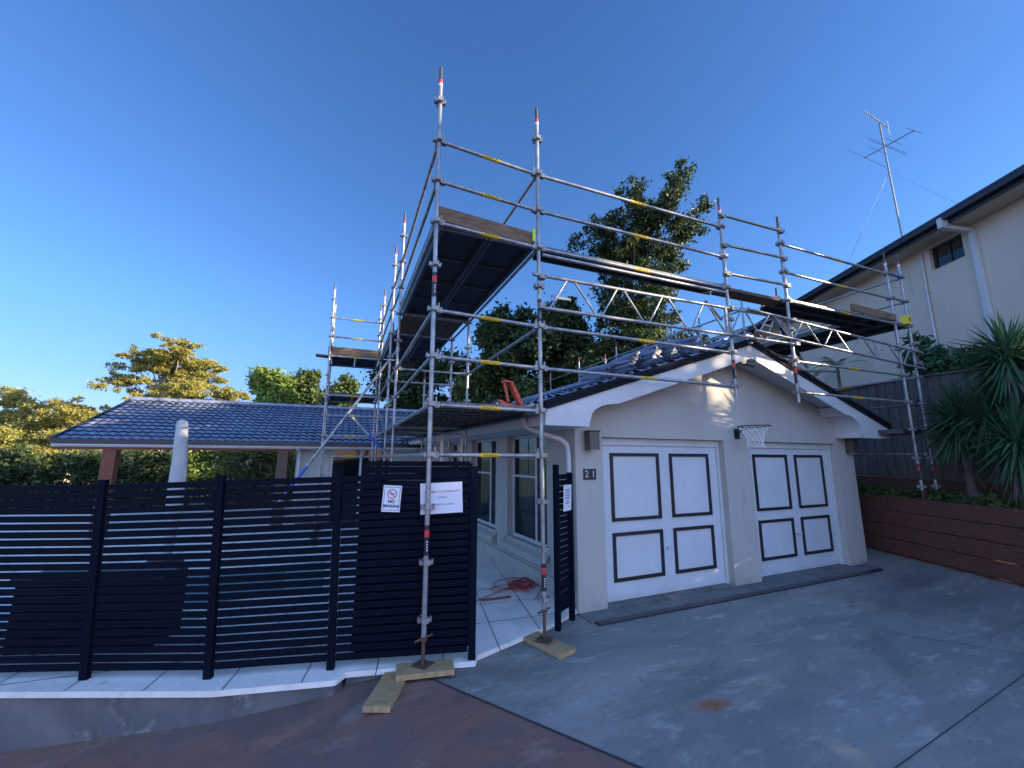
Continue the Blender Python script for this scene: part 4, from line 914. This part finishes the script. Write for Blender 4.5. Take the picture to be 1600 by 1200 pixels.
# ------------------------------------------------------------ vegetation
def leaves(centers, radii, count, size, m, name, parent=None, flat=1., seed=1, aspect=.55, droop=0., shell=.55, origin=None, soft=.75, sub=5):
    rg = np.random.default_rng(seed); cen = np.array(centers, float); rad = np.array(radii, float)
    if rad.ndim == 1: rad = np.stack([rad,rad,rad*flat],1)
    if sub:   # break every clump into smaller sprays around it
        k_ = len(cen); d_ = rg.normal(size=(k_*sub,3)); d_ /= np.linalg.norm(d_,axis=1,keepdims=True)
        c2_ = np.repeat(cen,sub,0)+d_*np.repeat(rad,sub,0)*rg.uniform(.45,1.15,(k_*sub,1)); r2_ = np.repeat(rad,sub,0)*rg.uniform(.22,.5,(k_*sub,1))
        cen = np.concatenate([cen,c2_]); rad = np.concatenate([rad*.85,r2_])
    fr = np.ones((len(cen),1))
    wgt = rad[:,0]*rad[:,1]; wgt = wgt/wgt.sum(); idx = rg.choice(len(cen), count, p=wgt)
    d = rg.normal(size=(count,3)); d /= np.linalg.norm(d,axis=1,keepdims=True); rr_ = (shell+(1-shell)*rg.random(count))[:,None]**.8
    rr_ = np.where(rg.random((count,1))<.12, rr_*rg.uniform(1.0,1.22,(count,1)), rr_)
    p = cen[idx]+(d*rr_*(1-soft)+rg.normal(size=(count,3))*.62*soft)*rad[idx]*fr[idx]
    nrm = d*.6+rg.normal(size=(count,3))*.6; nrm[:,2] += .35; nrm /= np.linalg.norm(nrm,axis=1,keepdims=True)
    t = np.cross(nrm, rg.normal(size=(count,3))); t /= np.linalg.norm(t,axis=1,keepdims=True); t[:,2] -= droop; b = np.cross(nrm,t); b /= np.linalg.norm(b,axis=1,keepdims=True)
    s = size*(.45+1.15*rg.random(count)**1.6)[:,None]
    v = np.stack([p-t*s, p+b*s*aspect-t*s*.1, p+t*s, p-b*s*aspect-t*s*.1],1).reshape(-1,3)
    o = np.array(origin if origin is not None else (parent_loc(parent) if parent else (0,0,0)))
    me = bpy.data.meshes.new(name); me.vertices.add(count*4); me.vertices.foreach_set('co', (v-o).ravel())
    me.loops.add(count*4); me.loops.foreach_set('vertex_index', np.arange(count*4)); me.polygons.add(count)
    me.polygons.foreach_set('loop_start', np.arange(count)*4); me.polygons.foreach_set('loop_total', np.full(count,4)); me.materials.append(m); me.update()
    ob = bpy.data.objects.new(name, me); C.objects.link(ob)
    if parent: ob.parent = parent
    else: ob.location = o
    return ob
def blob(cx, cy, cz, rx, ry, rz, n, rmin, rmax, seed):
    rg = np.random.default_rng(seed); d = rg.normal(size=(n,3)); d /= np.linalg.norm(d,axis=1,keepdims=True); r_ = rg.random(n)[:,None]**.45
    return np.array([cx,cy,cz])+d*r_*np.array([rx,ry,rz]), rg.uniform(rmin,rmax,n)
def limbs(mb, base, tips, r, m, seed=0, fork=.45):
    rg = random.Random(seed); base = Vector(base); tips = [Vector(t) for t in tips]; top = Vector((sum(t.x for t in tips)/len(tips), sum(t.y for t in tips)/len(tips), max(t.z for t in tips)-.1*(max(t.z for t in tips)-base.z)))
    low = min(t.z for t in tips); H_ = top.z-base.z; ax = []
    for k in range(9):
        q = k/8; ax.append(Vector((base.x+(top.x-base.x)*q**1.4+rg.uniform(-.02,.02)*H_*(k>0), base.y+(top.y-base.y)*q**1.4+rg.uniform(-.02,.02)*H_*(k>0), base.z+H_*q)))
    mb.path(ax, r, m, 9, rs=[r*(1.15-.95*k/8) for k in range(9)])
    for tp in tips:
        zz_ = max(base.z+H_*.28, tp.z-H_*rg.uniform(.16,.34)); q = min(.97,(zz_-base.z)/H_); i = int(q*8); st = ax[i].lerp(ax[min(8,i+1)], q*8-i)
        d = tp-st; mid = st+d*.5+Vector((rg.uniform(-.08,.08),rg.uniform(-.08,.08),-.10))*d.length; rr_ = r*(1.1-.95*q)*.55
        mb.path([st, st.lerp(mid,.5)+Vector((0,0,-.03*d.length)), mid, mid.lerp(tp,.55)+Vector((rg.uniform(-.05,.05),rg.uniform(-.05,.05),.04))*d.length, tp], r, m, 6, rs=[rr_,rr_*.8,rr_*.6,rr_*.4,rr_*.12])
def tree(name, base, cen, rad, count, size, lm, bm_, label, trunk_r=.2, flat=1., seed=1, ntips=10, group=None, fork=.45, **kw):
    t_ = thing(name, base, label, 'tree', group); mb = MB(); rg = random.Random(seed); ids = rg.sample(range(len(cen)), min(ntips,len(cen)))
    limbs(mb, base, [cen[i] for i in ids], trunk_r, bm_, seed, fork); mb.build('trunk', t_, recalc=False)
    leaves(cen, rad, count, size, lm, 'crown', t_, flat=flat, seed=seed, **kw); return t_
GND = -2.85
def pxblob(px0, px1, py0, py1, D, n, rmin, rmax, seed, depth=None):
    """crown filling a picture box, standing D metres ahead"""
    a, b = atD(px0,py0,D), atD(px1,py1,D); c = (a+b)/2; wx = abs((b-a).dot(RR))/2; wz = abs((a-b).z)/2; d = depth or wx
    cen, rad = blob(0,0,0,1,1,1,n,rmin,rmax,seed)
    out = np.array([[c.x+RR.x*q[0]*(wx-rmin)+F_.x*q[1]*d, c.y+RR.y*q[0]*(wx-rmin)+F_.y*q[1]*d, c.z+q[2]*max(.2,wz-rmin)] for q in cen]); return c, out, rad
# big spreading gum behind the pool wing
D = 46
def gumtree(clumps, D, label, name='gum_tree', seed=5, size=.125, cnt=46000, basepx=None, group='gum trees beyond the pool'):
    cen = []; rad = []; rg = np.random.default_rng(seed)
    for (px,py,rw,rh) in clumps:
        c = atD(px,py,D)
        s_ = D/650.1
        for k in range(7):
            cen.append([c.x+RR.x*rg.normal()*rw*s_*.55+rg.normal()*.4, c.y+RR.y*rg.normal()*rw*s_*.55+rg.normal()*rw*s_*.8, c.z+rg.normal()*rh*s_*.85]); q_ = rg.uniform(.28,.6); rad.append([rw*s_*q_,rw*s_*q_,rh*s_*.62])
    b = atD(*(basepx or (clumps[0][0],730)),D); base = (b.x,b.y,GND)
    t_ = thing(name, base, label, 'tree', group); mb = MB(); limbs(mb, base, [cen[i*7] for i in range(len(clumps))], .38*D/46, M_gum, seed, .35); mb.build('trunk', t_, recalc=False)
    leaves(cen, rad, cnt, size, LF_gum, 'crown', t_, seed=seed, shell=.4, aspect=.45)
gumtree([(272,536,16,6),(292,545,20,6),(250,548,22,6),(224,556,22,8),(212,568,22,9),(285,566,26,9),(250,570,26,9),(258,552,20,7),(300,560,24,8),(330,578,20,6),(200,578,20,9),(235,580,24,9),(275,582,28,9),(312,592,20,10),(195,604,20,8),(230,608,26,8),(268,612,26,10),(340,576,12,4),(240,596,30,10),(285,598,30,10),(200,592,24,9),(320,600,26,9),(262,568,28,9),(300,574,24,8)], 46, 'large spreading gum tree with pale limbs above the patio roof', basepx=(240,730))
gumtree([(240+40,628,30,12),(310,622,30,12),(350,622,26,10),(225,634,26,9)], 40, 'rounded golden green tree low behind the patio roof ridge', name='tree', seed=8, cnt=22000)
gumtree([(20,618,26,10),(45,625,24,12),(75,640,30,12),(25,665,36,16),(50,700,40,16),(95,672,30,14),(10,650,26,12),(60,660,34,14),(30,680,34,14),(80,690,34,14),(8,700,30,14)], 50, 'tall gum tree at the left edge of the view', seed=9, size=.15, cnt=40000)
gumtree([(105,636,20,10),(120,644,26,10),(130,655,26,12),(70,660,30,14),(60,684,34,14),(90,655,24,10),(128,668,24,12),(110,690,28,12)], 44, 'gum tree with a pale crown just left of the patio roof', seed=12, cnt=26000)
gumtree([(60,700,60,18),(150,716,50,16),(100,720,50,14),(210,715,40,14)], 36, 'low olive thicket under the gum trees', name='bush', seed=13, cnt=30000)
# hedge behind the pool
def row(name, x0, y0, x1, y1, z1, n, lm, label, seed, kind=None, cnt=22000, size=.10, thick=.8):
    cen = []; rad = []; rg = np.random.default_rng(seed)
    for i in range(n):
        t0 = i/(n-1); zt_ = z1+rg.uniform(-.25,.15)
        for zc in np.arange(-1.9, zt_, .55): cen.append([x0+(x1-x0)*t0+rg.normal()*.15, y0+(y1-y0)*t0+rg.normal()*.25, zc]); rad.append(rg.uniform(.55,.8)*thick)
    ob = leaves(cen, rad, cnt, size, lm, name, seed=seed, origin=(x0,y0,-1.9)); return ob
tag(row('hedge', -24,15,-7.4,18,.15,40,LF_dark,'',21,cnt=80000,size=.075), 'long dark clipped hedge at the left, behind the black fence', 'hedge')
tag(row('hedge', -7.6,21,3,21,1.2,20,LF_bright,'',22,cnt=60000,size=.085), 'bright green hedge seen under the patio roof', 'hedge')
tag(row('shrub', -5.0,17.5,-3.3,17.2,.6,4,LF_olive,'',23,cnt=8000,size=.08), 'pale grey green shrub seen under the patio roof beside the umbrella', 'shrub')
# trees behind the house
def pt(name, boxes, D, cnt, size, lm, label, seed, n=26, rmin=.5, rmax=1., tr=.22, base=None, bark=M_bark, depth=None, group='trees behind the house', fork=.45, ntips=12, **kw):
    cen = []; rad = []
    for i, (a,b,c,d,w_) in enumerate(boxes):
        cc, o, r_ = pxblob(a,b,c,d,D,max(3,int(n*w_)),rmin,rmax,seed+i,depth); cen += list(o); rad += list(r_)
    bx_ = base or ((boxes[0][0]+boxes[0][1])/2); bpt = atD(bx_, 715, D)
    return tree(name, (bpt.x,bpt.y,GND), cen, rad, int(cnt*2.0), size*1.0, lm, bark, label, tr, seed=seed, ntips=ntips, group=group, fork=fork, **kw)
pt('tree', [(385,470,592,700,1),(400,440,580,620,.4)], 26, 15000,.13, LF_bright, 'bright lime green tree behind the patio roof', 31)
pt('tree', [(450,560,570,700,1)], 30, 15000,.15, LF_mid, 'dark green tree between the lime tree and the scaffold tower', 32)
pt('tree', [(560,720,550,720,1),(600,700,520,640,.4)], 24, 20000,.12, LF_dark, 'dense dark tree seen through the near scaffold poles', 33)
pt('tree', [(690,850,505,700,1),(740,830,480,560,.35)], 22, 24000,.11, LF_dark, 'dark round tree above the lower deck, left of the second pole', 34)
pt('tree', [(800,960,480,660,1),(850,930,468,540,.35)], 21, 24000,.11, LF_dark, 'dark bushy tree under the lattice beam', 35)
pt('tree', [(880,1150,515,640,1.3),(660,900,550,680,.9)], 21, 30000,.10, LF_mid, 'low green tree just left of the stacked roof tiles', 36, n=18)
# the tall one
pt('tall_tree', [(920,1085,312,480,2.0),(940,1010,295,360,.25),(1028,1062,280,345,.22),(985,1045,320,370,.5),(893,960,345,400,.25),(910,1060,430,540,.9),(900,1125,480,610,1.2),(1060,1092,325,400,.2)], 20, 33000,.075, LF_dark, 'tall tree rising above the stacked roof tiles behind the front guard rails', 37, n=46, rmin=.22, rmax=.6, tr=.17, base=1003, ntips=34, fork=.6, depth=2.2, shell=.2)
# spiky yuccas
def yucca(base, h, heads, R_, label, seed, n=90, wd=.024):
    t_ = thing('yucca', base, label, 'plant', 'yuccas in the garden bed'); rg = random.Random(seed); base = Vector(base); tr = MB(); lf = MB()
    for (dx,dy,dz) in heads:
        hp = base+Vector((dx,dy,dz))
        for k in range(26):   # drooping old leaves below the head
            q_ = base.lerp(hp, rg.uniform(.35,.95)); az = rg.uniform(0,6.28); d = Vector((math.cos(az),math.sin(az),-.5)); s_ = Vector((-math.sin(az),math.cos(az),0))*.018; L_ = rg.uniform(.3,.6)
            lf.add([q_-s_*.6,q_+s_*.6,q_+d*L_*.4+s_,q_+d*L_*.4-s_,q_+d*L_*.75+Vector((0,0,-L_*.55))],[(0,1,2,3),(3,2,4)],LF_yucca if rg.random()<.6 else M_bark)
        tr.path([base, base.lerp(hp,.5)+Vector((0,0,.05)), hp], .06, M_bark, 8, rs=[.08,.06,.045])
        for k in range(n):
            az = rg.uniform(0,2*math.pi); el = rg.uniform(-1.15,1.5); L_ = R_*rg.uniform(.75,1.15); d = Vector((math.cos(az)*math.cos(el),math.sin(az)*math.cos(el),math.sin(el)))
            s_ = d.cross(Vector((0,0,1))).normalized()*wd*rg.uniform(.7,1.1); st = hp+Vector((0,0,rg.uniform(-.12,.12))); dr = Vector((0,0,-.22*L_*math.cos(el)))
            p1 = st+d*L_*.45; p2 = st+d*L_+dr; up_ = s_.cross(d).normalized()*.006
            lf.add([st-s_*.5,st+s_*.5,p1+s_+dr*.12,p1-s_+dr*.12,p2,p1+dr*.12-up_*2],[(0,1,2,5),(0,5,3),(3,5,4),(5,2,4)],LF_yucca)
    tr.build('trunk', t_, recalc=False); lf.build('leaves', t_, recalc=False)
def onE(px,py,t_): P0 = E(0,t_,0); d = ray(px,py); k = (P0-CAMP).dot(EN)/d.dot(EN); return CAMP+d*k
p = onE(1500,660,.55); yucca((p.x,p.y,-.8), 1, [(0,0,p.z+.8)], .75, 'yucca leaning over the timber wall, left of the tallest one', 41, n=330)
p = onE(1575,560,.6); q = onE(1590,690,.5); yucca((q.x,q.y,-.8), 1, [(p.x-q.x,p.y-q.y,p.z+.8),(0,0,q.z+.8),(.25,.35,q.z+1.2)], .72, 'tallest spiky yucca at the right edge', 42, n=330)
def shrub(px,py,t_,w_,h_,lm,label,seed,cnt=900,size=.09,name='shrub'):
    p = onE(px,py,t_); cen, rad = blob(p.x,p.y,p.z,w_,w_,h_,14,.12,.25,seed); t2 = thing(name,(p.x,p.y,-.8),label,'plant','plants along the paling fence'); mb = MB(); limbs(mb,(p.x,p.y,-.8),[cen[i] for i in range(6)],.03,M_bark,seed); mb.build('stems',t2,recalc=False); leaves(cen,rad,cnt,size,lm,'foliage',t2,seed=seed,aspect=.3,shell=.2)
shrub(1447,560,1.9,.3,.55,LF_yucca,'dark broad leaved shrub beside the scaffold end, above the paling fence',51,cnt=1500)
shrub(1490,572,1.9,.5,.35,LF_yucca,'dark shrub above the paling fence, between the downpipe and the yuccas',52,cnt=2000)
shrub(1530,575,1.9,.5,.3,LF_dark,'low dark shrub on top of the paling fence next to the tallest yucca',53,cnt=1800)
# feathery palms between fence and neighbour
for i,(px,py,L_,lab) in enumerate(((1272,590,.55,'small palm just behind the right slope of the garage roof'),(1308,572,.7,'feathery palm against the neighbouring wall, right of the small one'))):
    p = onE(px,py,2.4); t2 = thing('palm',(p.x,p.y,-.8),lab,'plant','palms beside the neighbouring wall'); mb = MB(); mb.tube((p.x,p.y,-.8),p,.04,M_bark,8); mb.build('trunk',t2); rg = random.Random(60+i); mb = MB()
    for k in range(9):
        az = rg.uniform(0,6.28); el = rg.uniform(.1,1.2); d = Vector((math.cos(az)*math.cos(el),math.sin(az)*math.cos(el),math.sin(el))); prev = p
        for j in range(1,15):
            tt = j/14; c = p+d*L_*tt+Vector((0,0,-.35*L_*tt*tt)); sd_ = d.cross(Vector((0,0,1))).normalized()
            for s_ in (-1,1): e_ = c+sd_*s_*.16*(1-tt*.6)+d*.06+Vector((0,0,-.04)); mb.add([c,c+d*.022,e_],[(0,1,2)],LF_mid)
            prev = c
    mb.build('fronds',t2,recalc=False)
# ground cover on the bed
rg = np.random.default_rng(71); cen = []; rad = []
for k in range(170): c = E(rg.uniform(-3.5,4.5), rg.uniform(.15,1.0), -.76+rg.uniform(0,.08)); cen.append(list(c)); rad.append(rg.uniform(.08,.16))
tag(leaves(cen, rad, 16000, .035, LF_mid, 'ground_cover', seed=72, origin=tuple(E(0,.5,-.8))), 'low leafy ground cover along the top of the timber retaining wall', 'ground cover', kind='stuff')

# trees on the street side and beyond the neighbour, out of view: they throw the evening shade
def shade_tree(x, y, h, r, cnt, seed, z0=-2.85, low=.25):
    cen, rad = blob(x,y,z0+h*(1+low)/2,r,r,h*(1-low)/2,40,.6,1.3,seed); tree('unseen_shade_tree',(x,y,z0),cen,rad,cnt,.22,LF_mid,M_bark,'leafy street tree standing on the street side behind the camera',.25,seed=seed,ntips=8,group='street trees on the sun side')
names = ('far left','second','third','fourth','fifth','far right','rear')
for i in range(7):
    o_ = (i-3)*3.1; x, y = 17.3+.53*o_, -7.5+.848*o_
    cen, rad = blob(x,y,3.9+.4*math.sin(i*2.1),2.4,2.4,5.3+.6*math.cos(i*1.7)+(.9 if i in (3,4,5) else 0),24,.45,.9,80+i)
    tree('unseen_shade_tree',(x,y,-2.85),cen,rad,(4000,4000,4000,2700,3000,5000,4000)[i],.17,LF_mid,M_bark,'street tree beyond the driveway on the sun side, %s counting from the street end' % ('first','second','third','fourth','fifth','sixth','last')[i],.2,seed=80+i,ntips=8,group='street trees on the sun side')

for (o_, zc, rx_, rz_, n_, lab) in ((-2.7,6.2,1.2,3.0,3600,'small dense unseen tree added for shade, between the third and fourth of the row'),(4.8,7.8,1.3,1.6,3000,'round topped unseen tree added for shade, behind the fifth of the row'),(6.2,7.2,1.6,1.9,3400,'round topped unseen tree added for shade, behind the sixth of the row'),(-1.0,4.6,.8,1.2,1500,'low bushy unseen tree added for shade, in front of the fourth of the row')):  # unseen crowns added to block sun from gable end, front poles and wing roof
    x, y = 17.9+.53*o_, -7.9+.848*o_; cen, rad = blob(x,y,zc,rx_,rx_,rz_,18,.45,.85,int(100+zc*10))
    tree('unseen_shade_tree',(x,y,GND),cen,rad,n_,.19,LF_mid,M_bark,lab,.15,seed=int(100+zc*10),ntips=6,group='street trees on the sun side')
